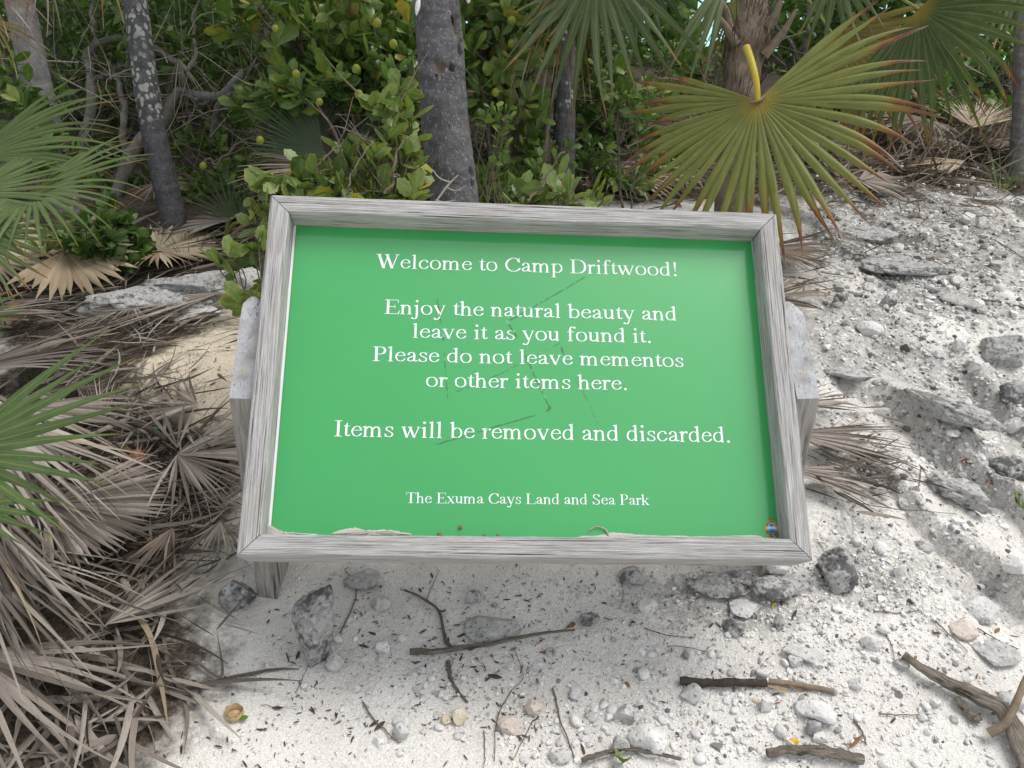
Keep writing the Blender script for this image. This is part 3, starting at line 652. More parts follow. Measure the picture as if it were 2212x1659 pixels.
# ---- serif lettering, drawn as the union of pen strokes and traced on a fine grid
def SER(x, y=0, w=100): return ('r', x - w, y, x + w, y + 26)
def FLAG(x, y): return ('p', [(x + 42, y), (x + 10, y), (x - 112, y - 44), (x - 112, y - 64), (x - 42, y - 78), (x + 42, y - 78)])
def STEM(x, y0, y1, h=42): return ('r', x - h, y0, x + h, y1)
BOWL = [(140, 350), (200, 415), (285, 428), (385, 375), (428, 228), (398, 105), (320, 34), (235, 24), (160, 50), (115, 80)]
GL = {
 ' ': (250, []), '.': (250, [('d', 125, 44, 56)]),
 '!': (333, [('d', 167, 44, 56), ('d', 167, 625, 54), ('p', [(113, 630), (158, 185), (176, 185), (221, 630)])]),
 'i': (278, [STEM(139, 0, 400), FLAG(139, 450), SER(139), ('d', 139, 622, 56)]),
 'l': (278, [STEM(139, 0, 640), FLAG(139, 683), SER(139)]),
 'j': (278, [STEM(152, -70, 400), FLAG(152, 450), ('d', 152, 622, 56), ('s', [(152, -50), (140, -140), (90, -195), (20, -198), (-30, -165)], 74, 30), ('d', -22, -160, 40)]),
 'n': (500, [STEM(108, 0, 400), FLAG(108, 450), SER(108, 0, 95), ('s', [(130, 330), (190, 395), (265, 420), (335, 390), (365, 320), (372, 250)], 78, 40), STEM(372, 0, 290), SER(372, 0, 95)]),
 'm': (778, [STEM(105, 0, 400), FLAG(105, 450), SER(105, 0, 92), ('s', [(130, 330), (190, 395), (255, 420), (320, 390), (348, 320), (353, 250)], 78, 40), STEM(353, 0, 290), SER(353, 0, 92),
             ('s', [(380, 330), (440, 395), (510, 420), (580, 390), (612, 320), (619, 250)], 78, 40), STEM(619, 0, 290), SER(619, 0, 92)]),
 'h': (500, [STEM(108, 0, 640), FLAG(108, 683), SER(108, 0, 95), ('s', [(130, 330), (190, 395), (265, 420), (335, 390), (365, 320), (372, 250)], 78, 40), STEM(372, 0, 290), SER(372, 0, 95)]),
 'u': (500, [STEM(108, 130, 420), ('r', 0, 422, 150, 450), ('s', [(108, 170), (118, 90), (165, 42), (235, 38), (310, 75), (360, 130)], 78, 40), STEM(372, 30, 420), ('r', 265, 422, 414, 450), ('p', [(330, 0), (372, 0), (480, 26), (480, 44), (414, 44), (330, 60)])]),
 'r': (333, [STEM(108, 0, 400), FLAG(108, 450), SER(108, 0, 98), ('s', [(135, 320), (175, 385), (235, 420), (280, 415)], 70, 44), ('d', 290, 398, 50)]),
 't': (278, [STEM(128, 90, 430), ('p', [(86, 430), (170, 430), (170, 575), (150, 575), (100, 480)]), ('r', 22, 420, 262, 450), ('s', [(128, 130), (140, 55), (190, 32), (262, 70)], 78, 32)]),
 'e': (444, [('s', [(385, 270), (372, 350), (310, 418), (235, 432), (145, 392), (85, 305), (70, 215), (95, 115), (160, 45), (245, 26), (335, 55), (402, 135)], 72, 28), ('r', 75, 256, 410, 284)]),
 'c': (444, [('s', [(370, 370), (320, 420), (245, 432), (150, 390), (85, 300), (70, 212), (95, 112), (165, 42), (255, 26), (340, 60), (402, 140)], 76, 28), ('d', 365, 355, 46)]),
 'o': (500, [('s', [(250, 436), (150, 412), (80, 330), (68, 222), (95, 105), (165, 35), (250, 14), (350, 38), (420, 120), (432, 228), (405, 345), (335, 415), (250, 436)], 76, 28)]),
 'a': (444, [('s', [(92, 335), (115, 395), (200, 433), (275, 410), (308, 345), (312, 270)], 76, 28), ('d', 92, 340, 45), STEM(312, 75, 300), ('s', [(300, 262), (190, 218), (105, 170), (72, 105), (105, 48), (170, 34), (240, 60), (300, 112)], 72, 32), ('s', [(312, 95), (330, 38), (375, 32), (425, 66)], 64, 28)]),
 'd': (500, [('s', [(345, 385), (290, 425), (215, 432), (120, 375), (70, 245), (90, 110), (160, 38), (240, 28), (310, 62), (355, 105)], 74, 28), STEM(376, 30, 640), FLAG(376, 683), ('p', [(334, 0), (376, 0), (482, 26), (482, 44), (418, 44), (334, 70)])]),
 'b': (500, [STEM(108, 40, 640), FLAG(108, 683), ('s', BOWL, 74, 28), ('p', [(66, 0), (80, 0), (150, 45), (150, 80), (66, 80)])]),
 'p': (500, [STEM(108, -200, 400), FLAG(108, 450), SER(108, -217, 98), ('s', BOWL, 74, 28)]),
 'f': (333, [STEM(140, 0, 560), SER(140, 0, 108), ('r', 22, 420, 300, 450), ('s', [(140, 540), (158, 620), (215, 666), (290, 662)], 76, 32), ('d', 318, 632, 46)]),
 's': (389, [('s', [(322, 325), (300, 395), (225, 434), (130, 412), (90, 345), (130, 282), (225, 230), (305, 175), (325, 108), (275, 38), (185, 20), (95, 52), (56, 135)], 62, 30), ('r', 318, 310, 338, 448), ('r', 42, 5, 62, 150)]),
 'v': (500, [('l', 78, 438, 262, -5, 96), ('l', 420, 438, 250, -5, 40), ('r', 10, 424, 195, 450), ('r', 335, 424, 490, 450)]),
 'w': (722, [('l', 80, 438, 225, -5, 92), ('l', 370, 438, 222, -5, 40), ('l', 320, 438, 490, -5, 92), ('l', 655, 438, 485, -5, 40), ('r', 10, 424, 180, 450), ('r', 245, 424, 420, 450), ('r', 570, 424, 712, 450)]),
 'y': (500, [('l', 80, 438, 268, 10, 96), ('l', 425, 438, 232, -130, 42), ('s', [(240, -110), (195, -185), (130, -200), (75, -178)], 62, 40), ('d', 72, -172, 44), ('r', 10, 424, 200, 450), ('r', 345, 424, 492, 450)]),
 'x': (500, [('l', 95, 438, 405, 12, 100), ('l', 420, 438, 85, 12, 40), ('r', 15, 424, 210, 450), ('r', 330, 424, 480, 450), ('r', 10, 0, 160, 26), ('r', 290, 0, 490, 26)]),
 'k': (500, [STEM(108, 0, 640), FLAG(108, 683), SER(108, 0, 95), ('l', 400, 438, 130, 200, 44), ('l', 200, 270, 405, 12, 104), ('r', 290, 424, 475, 450), ('r', 290, 0, 500, 26)]),
 'W': (944, [('l', 120, 650, 320, -8, 116), ('l', 480, 640, 312, -8, 44), ('l', 432, 650, 650, -8, 116), ('l', 850, 650, 642, -8, 44), ('r', 5, 634, 235, 662), ('r', 330, 634, 550, 662), ('r', 760, 634, 938, 662)]),
 'C': (667, [('s', [(590, 470), (560, 560), (480, 632), (365, 646), (225, 590), (115, 460), (82, 325), (115, 175), (215, 58), (350, 16), (480, 36), (570, 92), (628, 160)], 98, 30), ('r', 596, 440, 622, 676)]),
 'D': (722, [STEM(155, 0, 662, 50), ('r', 20, 0, 300, 28), ('r', 20, 634, 300, 662), ('s', [(200, 647), (330, 647), (480, 620), (600, 500), (632, 331), (600, 165), (480, 45), (330, 15), (200, 15)], 102, 28)]),
 'E': (611, [STEM(155, 0, 662, 50), ('r', 20, 634, 555, 662), ('r', 20, 0, 575, 28), ('r', 180, 328, 425, 358), ('r', 530, 510, 556, 662), ('p', [(530, 0), (575, 0), (605, 175), (580, 175)]), ('r', 404, 255, 428, 432)]),
 'I': (333, [STEM(167, 0, 662, 50), ('r', 20, 0, 314, 28), ('r', 20, 634, 314, 662)]),
 'L': (611, [STEM(155, 0, 662, 50), ('r', 20, 634, 300, 662), ('r', 20, 0, 575, 28), ('p', [(530, 0), (575, 0), (605, 185), (580, 185)])]),
 'P': (556, [STEM(155, 0, 662, 50), ('r', 20, 0, 300, 28), ('r', 20, 634, 250, 662), ('s', [(200, 647), (320, 647), (430, 610), (475, 490), (430, 370), (320, 325), (200, 325)], 98, 28)]),
 'S': (556, [('s', [(452, 510), (420, 600), (300, 648), (170, 620), (112, 525), (155, 425), (280, 345), (415, 265), (455, 165), (405, 52), (280, 16), (150, 52), (80, 160)], 84, 32), ('r', 446, 490, 470, 676), ('r', 56, -14, 80, 200)]),
 'T': (611, [STEM(305, 0, 662, 50), ('r', 165, 0, 445, 28), ('r', 20, 634, 590, 662), ('r', 20, 500, 44, 662), ('r', 566, 500, 590, 662)]),
}
def glyph_sdf(ops, X, Y):
    d = np.full(X.shape, 1e3)
    for o in ops:
        if o[0] == 'r':
            q = np.maximum(np.maximum(o[1] - X, X - o[3]), np.maximum(o[2] - Y, Y - o[4]))
        elif o[0] == 'd': q = np.hypot(X - o[1], Y - o[2]) - o[3]
        elif o[0] in 'pl':
            if o[0] == 'l':
                _, x0, y0, x1, y1, w_ = o; pts = [(x0 - w_ / 2, y0), (x1 - w_ / 2, y1), (x1 + w_ / 2, y1), (x0 + w_ / 2, y0)]
            else: pts = o[1]
            ar = sum(pts[i][0] * pts[(i + 1) % len(pts)][1] - pts[(i + 1) % len(pts)][0] * pts[i][1] for i in range(len(pts)))
            if ar < 0: pts = pts[::-1]
            q = np.full(X.shape, -1e3)
            for i in range(len(pts)):
                (ax, ay), (bx_, by_) = pts[i], pts[(i + 1) % len(pts)]
                l = math.hypot(bx_ - ax, by_ - ay) or 1
                q = np.maximum(q, ((X - ax) * (by_ - ay) - (Y - ay) * (bx_ - ax)) / l)
        else:
            pts = smooth_path([(x, y, 0) for x, y in o[1]], 40); kx = o[3] / o[2]
            px, py = X * kx, Y; q = np.full(X.shape, 1e3)
            for i in range(len(pts) - 1):
                ax, ay, bx_, by_ = pts[i][0] * kx, pts[i][1], pts[i + 1][0] * kx, pts[i + 1][1]
                t = np.clip(((px - ax) * (bx_ - ax) + (py - ay) * (by_ - ay)) / max(1e-9, (bx_ - ax) ** 2 + (by_ - ay) ** 2), 0, 1)
                q = np.minimum(q, np.hypot(px - ax - t * (bx_ - ax), py - ay - t * (by_ - ay)))
            q = q - o[3] / 2
        d = np.minimum(d, q)
    return d
_GC = {}
def glyph(ch, st=13.):
    """polygons (list of point lists) filling the glyph, by marching squares"""
    if ch in _GC: return _GC[ch]
    adv, ops = GL[ch]; out = []
    if ops:
        xs = np.arange(-70, adv + 80, st); ys = np.arange(-240, 720, st); X, Y = np.meshgrid(xs, ys); D = glyph_sdf(ops, X, Y) + 1.5
        IN = D < 0
        for j in range(len(ys) - 1):
            run = None
            for i in range(len(xs) - 1):
                cs = [(i, j), (i + 1, j), (i + 1, j + 1), (i, j + 1)]; k = [IN[b, a_] for a_, b in cs]
                if all(k):
                    if run is None: run = i
                    continue
                if run is not None: out.append([(xs[run], ys[j]), (xs[i], ys[j]), (xs[i], ys[j + 1]), (xs[run], ys[j + 1])]); run = None
                if not any(k): continue
                poly = []
                for c in range(4):
                    (a0, b0), (a1, b1) = cs[c], cs[(c + 1) % 4]; d0, d1 = D[b0, a0], D[b1, a1]
                    if k[c]: poly.append((xs[a0], ys[b0]))
                    if k[c] != k[(c + 1) % 4]:
                        t = d0 / (d0 - d1); poly.append((xs[a0] + (xs[a1] - xs[a0]) * t, ys[b0] + (ys[b1] - ys[b0]) * t))
                if len(poly) > 2: out.append(poly)
            if run is not None: out.append([(xs[run], ys[j]), (xs[-1], ys[j]), (xs[-1], ys[j + 1]), (xs[run], ys[j + 1])])
    _GC[ch] = (adv, out); return _GC[ch]
def text_line(txt, pl, pr, ptop):
    """pl, pr: source pixels of the baseline under the first and last ink; ptop: a point at cap height above pl"""
    A, B, T = panel_uv(*pl), panel_uv(*pr), panel_uv(*ptop)
    ex = (B - A); ln = np.linalg.norm(ex); ex = ex / ln; ey = np.array([-ex[1], ex[0]])
    hs_ = abs((T - A) @ ey) / 662.
    x = 0; items = []
    for ch in txt: items.append((x, ch)); x += GL[ch][0]
    P = [(x0 + p[0], p[1], i) for i, (x0, ch) in enumerate(items) for poly in glyph(ch)[1] for p in poly]
    x0 = min(p[0] for p in P); x1 = max(p[0] for p in P); ws = ln / (x1 - x0)
    mb = MB()
    for off, ch in items:
        for poly in glyph(ch)[1]:
            q = [A + ex * ((off + p[0] - x0) * ws) + ey * (p[1] * hs_) for p in poly]
            mb.add([(*p, -PD + .0004) for p in q], [list(range(len(q)))])
    sign_part('lettering', mb.mesh('lettering', smooth=False), MT['ink'], SM, panel)['label'] = 'line of white serif lettering reading ' + txt
for txt, pl, pr, tp in (
    ('Welcome to Camp Driftwood!', (1197.6, 854), (2157, 880.5), (1197.6, 809.3)),
    ('Enjoy the natural beauty and', (1225, 1000.5), (2155.5, 1022.5), (1226, 954.8)),
    ('leave it as you found it.', (1314.5, 1077), (2074.5, 1093.5), (1314.5, 1031)),
    ('Please do not leave mementos', (1187.5, 1151), (2178.7, 1171), (1188, 1104.5)),
    ('or other items here.', (1358, 1233), (1998, 1243.5), (1359, 1186)),
    ('Items will be removed and discarded.', (1064.2, 1391), (2327, 1411), (1066, 1339.8)),
    ('The Exuma Cays Land and Sea Park', (1294, 1603.6), (2070.5, 1610), (1294, 1569.8))): text_line(txt, pl, pr, tp)

# ---- scratches across the face
def scratch(pts, wd, seed, gap=.25):
    g = np.random.default_rng(seed); mb = MB()
    Q = [panel_uv(*p) for p in pts]
    for a_, b_ in zip(Q[:-1], Q[1:]):
        n = max(2, int(np.linalg.norm(b_ - a_) / .005)); d = (b_ - a_) / n; nn = np.array([-d[1], d[0]]) / np.linalg.norm(d)
        for k in range(n):
            if g.random() < gap: continue
            p0 = a_ + d * k; p1 = a_ + d * (k + .95); wv = wd * g.uniform(.35, 1.2) / 2; o = nn * g.normal(0, wd * .3)
            q = [p0 - nn * wv + o, p1 - nn * wv * .8 + o, p1 + nn * wv + o, p0 + nn * wv * .8 + o]
            z = -PD + .0007 + .0001 * (k % 2)
            mb.add([(*p, z) for p in q], [[0, 1, 2, 3]], None, 1 if g.random() < .12 else 0)
    sign_part('scratch', mb.mesh('scratch', smooth=False), [MT['scratch'], MT['scratch_pale']], SM, panel)
scratch([(1863, 884), (1627, 1022)], .0016, 1, .18)
scratch([(1613, 1020), (1648, 1078)], .0024, 2, .05)
scratch([(1394, 950), (1406, 1030)], .0022, 3, .05)
scratch([(1410, 1065), (1416, 1085)], .003, 4, .1)
scratch([(1416, 1125), (1428, 1272)], .0014, 5, .3)
scratch([(1786, 1094), (1740, 1114), (1600, 1190), (1440, 1255)], .0009, 6, .45)
scratch([(1790, 1106), (1796, 1130)], .0026, 7, .3)
scratch([(1675, 1130), (1712, 1215), (1752, 1302)], .0018, 8, .15)
scratch([(1740, 1306), (1757, 1300)], .0045, 9, 0)
scratch([(1710, 1323), (1570, 1363), (1410, 1412), (1385, 1417)], .0016, 10, .1)
scratch([(1830, 1200), (1870, 1270), (1910, 1360)], .0006, 11, .3)

# ---- emblem
def emblem():
    c0, cx_ = panel_uv(2459, 1686), panel_uv(2480, 1686)
    rx = abs(cx_[0] - c0[0]); top = panel_uv(2459, 1667 - 0); ry = rx * 1.34
    em = sign_part('emblem', disc_mesh(c0, rx, ry, 0.0006, 40), mat_plain('emblem_gold', (.62, .40, .045), .4, .05), SM, panel)
    em['label'] = 'small oval emblem with a palm on an island in a gold ring'
    return em, c0, rx, ry
def disc_mesh(c, rx, ry, z, n=32):
    mb = MB(); an = np.arange(n) * 2 * math.pi / n
    mb.add(np.stack([c[0] + rx * np.cos(an), c[1] + ry * np.sin(an), np.full(n, -PD + z)], 1), [list(range(n))]); return mb.mesh('emblem', smooth=False)
em, ec, erx, ery = emblem()
def em_layer(polys, col, z, name):
    # the emblem's own printing, one thin layer above the other, joined into the emblem mesh
    mb = MB()
    for i, p in enumerate(polys): mb.add([(ec[0] + x * erx, ec[1] + y * ery, -PD + z + i * 2e-6) for x, y in p], [list(range(len(p)))])
    me = mb.mesh('layer', smooth=False); me.materials.append(mat_plain(name, col, .4, .03)); return me
ov = lambda r, n=32, x=0, y=0, k=1.: [(x + r * math.cos(i * 2 * math.pi / n), y + r * k * math.sin(i * 2 * math.pi / n)) for i in range(n)]
LET = {'B': [[(0, 0), (0, 6), (3, 6), (3, 3.2), (0, 3), (4, 2.6), (4, 0), (0, 0)]], 'A': [[(0, 0), (2, 6), (4, 0)], [(1, 2), (3, 2)]], 'H': [[(0, 0), (0, 6)], [(4, 0), (4, 6)], [(0, 3), (4, 3)]],
       'M': [[(0, 0), (0, 6), (2, 2), (4, 6), (4, 0)]], 'S': [[(4, 5), (3, 6), (1, 6), (0, 5), (0, 4), (4, 2), (4, 1), (3, 0), (1, 0), (0, 1)]], 'N': [[(0, 0), (0, 6), (4, 0), (4, 6)]], 'T': [[(0, 6), (4, 6)], [(2, 6), (2, 0)]],
       'I': [[(2, 0), (2, 6)]], 'O': [[(0, 1), (0, 5), (1, 6), (3, 6), (4, 5), (4, 1), (3, 0), (1, 0), (0, 1)]], 'L': [[(0, 6), (0, 0), (4, 0)]], 'R': [[(0, 0), (0, 6), (4, 6), (4, 3), (0, 3), (4, 0)]], 'U': [[(0, 6), (0, 1), (1, 0), (3, 0), (4, 1), (4, 6)]]}
lets = []
def ring_text(txt, a0, a1, flip):
    for i, ch in enumerate(txt):
        if ch == ' ': continue
        a_ = math.radians(a0 + (a1 - a0) * i / (len(txt) - 1)); r_ = .83; cx, cy = r_ * math.cos(a_), r_ * math.sin(a_)
        up = np.array([math.cos(a_), math.sin(a_)]) * (-1 if flip else 1); rt = np.array([up[1], -up[0]])
        for st in LET[ch]:
            for p, q in zip(st[:-1], st[1:]):
                P_ = np.array([cx, cy]) + rt * (p[0] - 2) * .036 + up * (p[1] - 3) * .034; Q_ = np.array([cx, cy]) + rt * (q[0] - 2) * .036 + up * (q[1] - 3) * .034
                d = nrm(Q_ - P_); n2 = np.array([-d[1], d[0]]) * .024
                lets.append([tuple(P_ - n2), tuple(Q_ - n2), tuple(Q_ + n2), tuple(P_ + n2)])
ring_text('BAHAMAS', 150, 30, False); ring_text('NATIONAL TRUST', 198, 342, True)
palmtop = [[(-.2, .33), (-.1, .48), (.05, .5), (.18, .42), (.2, .3), (.05, .36), (-.08, .34)], [(-.015, -.12), (.015, -.12), (.0, .38), (-.02, .38)]]
layers = [([ov(.68)], (.16, .42, .72), .0009, 'emblem_sky'), ([[(-.64, .16), (-.5, .3), (-.3, .2), (-.1, .28), (.1, .2), (.35, .32), (.62, .18), (.66, .02), (-.66, .02)]], (.75, .78, .82), .0011, 'emblem_cloud'),
          ([[(-.62, -.25), (-.3, -.14), (0, -.08), (.3, -.14), (.62, -.25), (.5, -.45), (.2, -.64), (-.2, -.64), (-.5, -.45)]], (.03, .16, .34), .0013, 'emblem_sea'), (palmtop, (.03, .05, .06), .0015, 'emblem_palm'),
          ([[(-.15, -.46), (.15, -.42), (.25, -.5), (.1, -.56), (-.1, -.54)], [(-.35, .14), (-.25, .18), (-.22, .08)], [(.28, .16), (.4, .18), (.4, .1)]], (.6, .22, .2), .0017, 'emblem_flamingo'),
          (lets, (.06, .045, .03), .0019, 'emblem_letters'),
          ([ov(.1, 10, -.2, 1.08), ov(.1, 10, 0, 1.14), ov(.1, 10, .2, 1.08), [(-.26, .94), (.26, .94), (.3, 1.05), (-.3, 1.05)]], (.30, .13, .06), .0011, 'emblem_crown')]
bm = bmesh.new(); bm.from_mesh(em.data)
for i, L_ in enumerate(layers):
    me = em_layer(*L_); em.data.materials.append(me.materials[0]); n0 = len(bm.faces); bm.from_mesh(me); bm.faces.ensure_lookup_table()
    for f in bm.faces[n0:]: f.material_index = i + 1
bm.to_mesh(em.data); bm.free()

# ---- posts: upright planks with a long slanting cut, just behind the frame
def post(xs_px, seed):
    (pxl, pyl), (pxr, pyr) = xs_px           # lower end of the cut, left and right edge
    def oncut(px, py, D):
        d = ray(px, py); t = ((SO - SN * D - C0) @ SN) / (d @ SN); return C0 + d * t
    Dc = .035
    a_, b_ = oncut(pxl, pyl, Dc), oncut(pxr, pyr, Dc)
    wd = float(np.linalg.norm((b_ - a_)[:2])); ex = np.array([*(b_ - a_)[:2], 0]); ex /= np.linalg.norm(ex); ey = np.array([-ex[1], ex[0], 0])
    dep = .150; nz = SN @ np.array([0, 0, 1]); cutrise = -(SN @ ey) / nz * dep
    z0_ = a_[2]; zg = hgt(a_[0], a_[1]) - .25; mb = MB()
    o = a_
    nx_, ny_ = 6, 26
    for i in range(1):
        # cut face
        u = np.linspace(0, 1, nx_ + 1); s = np.linspace(0, 1, ny_ + 1); Uu, Ss = np.meshgrid(u, s)
        xw = Uu * wd; yw = Ss * dep
        edge = np.minimum(np.minimum(Uu, 1 - Uu), np.minimum(Ss, 1 - Ss))
        zz = Ss * cutrise + np.where(edge > 0, .0012 * fbm(xw * 150, yw * 90, o=3, seed=seed), 0)
        # top corners worn round
        wear = np.clip((Ss - .78) / .22, 0, 1) ** 2 * (np.abs(Uu - .4) * 1.7) ** 2.2 * .040 + np.clip((Ss - .9) / .1, 0, 1) ** 2 * .010
        zz = zz - wear
        P = o + xw[..., None] * ex + yw[..., None] * ey; P[..., 2] = z0_ + zz
        q = np.arange(ny_)[:, None] * (nx_ + 1) + np.arange(nx_)[None]
        mb.add(P, np.stack([q, q + 1, q + nx_ + 2, q + nx_ + 1], -1).reshape(-1, 4), None, 0)
        top = P
    def wall(line):
        lo = line.copy(); n = len(line); rows = 30; V = []
        for k in range(rows + 1):
            R = line.copy(); R[:, 2] = line[:, 2] * (1 - k / rows) + zg * k / rows; V.append(R)
        V = np.array(V); q = np.arange(rows)[:, None] * n + np.arange(n - 1)[None]
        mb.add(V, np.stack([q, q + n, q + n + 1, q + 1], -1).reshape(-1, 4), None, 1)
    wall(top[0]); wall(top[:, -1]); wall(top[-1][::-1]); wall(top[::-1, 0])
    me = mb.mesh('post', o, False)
    return sign_part('post', me, [MT['endgrain'], MT['post_side']], Matrix.Translation(Vector(o)))
post(((495, 860), (544, 866)), 3)
post(((1722, 862), (1771, 858)), 9)

# ---- sand, snails and a curl of root lying against the panel
def sand_patch(name, outline, thick, label, mat, seed):
    """a thin drift of sand lying on the panel: outline in source pixels"""
    g = np.random.default_rng(seed); Q = np.array([panel_uv(*p) for p in outline]); c = Q.mean(0)
    P = smooth_path([(*q, 0) for q in np.concatenate([Q, Q[:1]])], 70)[:-1, :2]
    P = P + .0008 * g.normal(0, 1, P.shape)
    mb = MB(); n = len(P); rings = [1, .9, .7, .4, 0.05]; V = []
    for i, r_ in enumerate(rings):
        q = c + (P - c) * r_; z = -PD + .0005 + thick * (1 - r_ ** 3) + (.0012 * fbm(q[:, 0] * 120, q[:, 1] * 120, seed=seed) if i else 0) * (1 if thick > .002 else .3)
        V.append(np.concatenate([q, z[:, None] if np.ndim(z) else np.full((n, 1), z)], 1))
    V = np.concatenate(V) @ np.array([SX, SY, SN]) + SO
    k = np.arange(len(rings) - 1)[:, None] * n; j = np.arange(n)[None]
    mb.add(V, np.stack([k + j, k + (j + 1) % n, k + n + (j + 1) % n, k + n + j], -1).reshape(-1, 4))
    return tag(mb.build(name, mat, origin=V.mean(0)), label, 'sand')
sand_patch('sand_drift', [(1053, 1702), (1085, 1690), (1125, 1683), (1170, 1690), (1230, 1688), (1280, 1696), (1312, 1703), (1250, 1706), (1150, 1706)], .0012, 'thin grey smear of sand on the lower left of the green panel', MT['sand_loose'], 1)
sand_patch('sand_drift', [(1820, 1712), (1905, 1706), (1950, 1698), (2010, 1706), (2160, 1709), (2300, 1711), (2400, 1706), (2440, 1714), (2510, 1716), (2510, 1735), (2160, 1735), (1820, 1735)], .006, 'long pale drift of sand along the bottom edge of the panel, right half', MT['sand_loose'], 2)
sand_patch('sand_drift', [(846, 1672), (866, 1679), (890, 1690), (930, 1698), (1000, 1703), (1012, 1708), (940, 1730), (850, 1730), (838, 1700)], .008, 'small heap of sand and crumbs in the lower left corner of the frame', MT['sand_loose'], 3)
for i, (sx, sy, r_, lb) in enumerate(((1466.5, 1682, .0040, 'tiny brown snail lying highest up on the green panel'), (1400, 1706, .0046, 'tiny brown snail left of the others on the bottom edge of the panel'), (1464, 1709, .0032, 'tiny brown snail on the bottom edge right under the highest snail'), (1543, 1709, .0034, 'tiny brown snail third along the bottom edge of the panel'), (1587, 1709, .0036, 'tiny brown snail rightmost on the bottom edge of the panel'))):
    p = panel_uv(sx, sy); mb = MB(); c = sloc(p[0], p[1], -PD + r_ * .6)
    for k in range(16):
        a_ = k * .8; rr = r_ * (1 - k / 18)
        blob(mb, c + SX * rr * .5 * math.cos(a_) + SY * rr * .5 * math.sin(a_) + SN * r_ * k / 30, np.array([1, 1, 1]) * rr * .6, k, .05, 2)
    tag(mb.build('snail', MT['leaf_dry'], origin=c), lb, 'snail', 'tiny snails on the sign')
mb = MB(); tube(mb, [sloc(*panel_uv(*p), -PD + .003) for p in smooth_path([(1877, 1690, 0), (1900, 1680, 0), (1925, 1686, 0), (1936, 1700, 0), (1939, 1715, 0)], 20)[:, :2]], np.linspace(.0009, .0018, 20), 6)
tag(mb.build('root_curl', MT['twig_pale'], origin=sloc(*panel_uv(1915, 1690), -PD)), 'thin pale curl of dry root on the lower right of the green panel', 'root')

# ================================================================== PALMS AND FRONDS
UP = np.array([0, 0, 1.])
def hub_dir(hub, tip): d = tip - hub; return d / np.linalg.norm(d), float(np.linalg.norm(d))
def frond_part(root, hub, tip, N, mat, pet_from=None, pet_mat='petiole_green', pet_r=.006, L=None, **kw):
    """one palm leaf as a part of a palm: petiole and blade below it"""
    U, Ld = hub_dir(hub, tip)
    mb = MB(); fan_blade(mb, hub, U, N, L or Ld, **kw)
    blade = mb.build('frond', MT[mat], root)
    if pet_from is not None:
        mid = .5 * (hub + pet_from) + UP * .12 * np.linalg.norm(hub - pet_from)
        mb = MB(); tube(mb, smooth_path([pet_from, mid, hub], 14), np.linspace(pet_r * 1.3, pet_r * .8, 14), 7)
        mb.build('petiole', MT[pet_mat], blade)
    return blade
def camN(p, rx=0., rz=0., up=0.):
    """a normal that looks towards the viewer's side, turned a little"""
    n = nrm(C0 - p); n = nrm(n + CR * rx + UP * up); return n

def trunk_mesh(path, r0, r1, n=520, sides=40, dents=(), seed=0, ring=.02, step=.018):
    P = smooth_path(path, n); rad = np.linspace(r0, r1, n)
    L = np.concatenate([[0], np.cumsum(np.linalg.norm(np.diff(P, axis=0), axis=1))])
    mb = MB(); T = nrm(np.gradient(P, axis=0)); u = nrm(np.cross(T[0], [0, 1, 0.])); us = []
    for k in range(n): u = nrm(u - T[k] * (u @ T[k])); us.append(u)
    us = np.array(us); vs = np.cross(T, us); an = np.arange(sides) * 2 * math.pi / sides
    ringv = us[:, None] * np.cos(an)[None, :, None] + vs[:, None] * np.sin(an)[None, :, None]
    R = rad[:, None] * (1 + ring * .5 * fbm(L[:, None] * 9 + 0 * an[None], 0 * an[None] + 3., o=2, seed=seed) + .5 * ring * vn(L[:, None] / step + .4 * np.sin(an * 2)[None], np.cos(an)[None] * 1.2, seed=seed + 3)
                        + .012 * fbm(np.cos(an)[None] * 2 + 0 * L[:, None], np.sin(an)[None] * 2 + L[:, None] * 5, L[:, None] * 30 + 0 * an[None], seed=seed, o=3))
    V = P[:, None] + ringv * R[..., None]
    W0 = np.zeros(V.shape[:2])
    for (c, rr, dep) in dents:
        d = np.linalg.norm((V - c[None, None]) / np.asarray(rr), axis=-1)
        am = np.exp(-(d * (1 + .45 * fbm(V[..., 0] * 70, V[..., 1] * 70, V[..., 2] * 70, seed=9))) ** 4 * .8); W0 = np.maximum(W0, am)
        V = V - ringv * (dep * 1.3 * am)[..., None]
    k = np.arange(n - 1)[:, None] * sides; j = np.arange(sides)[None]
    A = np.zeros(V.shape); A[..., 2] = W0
    mb.add(V, np.stack([k + j, k + (j + 1) % sides, k + sides + (j + 1) % sides, k + sides + j], -1).reshape(-1, 4), A)
    return mb, P
def to_ground(p, q):
    """extend the line p->q down to a little under the ground"""
    d = q - p; t = 1.
    for _ in range(400):
        x = p + d * t
        if x[2] < hgt(x[0], x[1]) - .03: return x
        t += .02
    return x
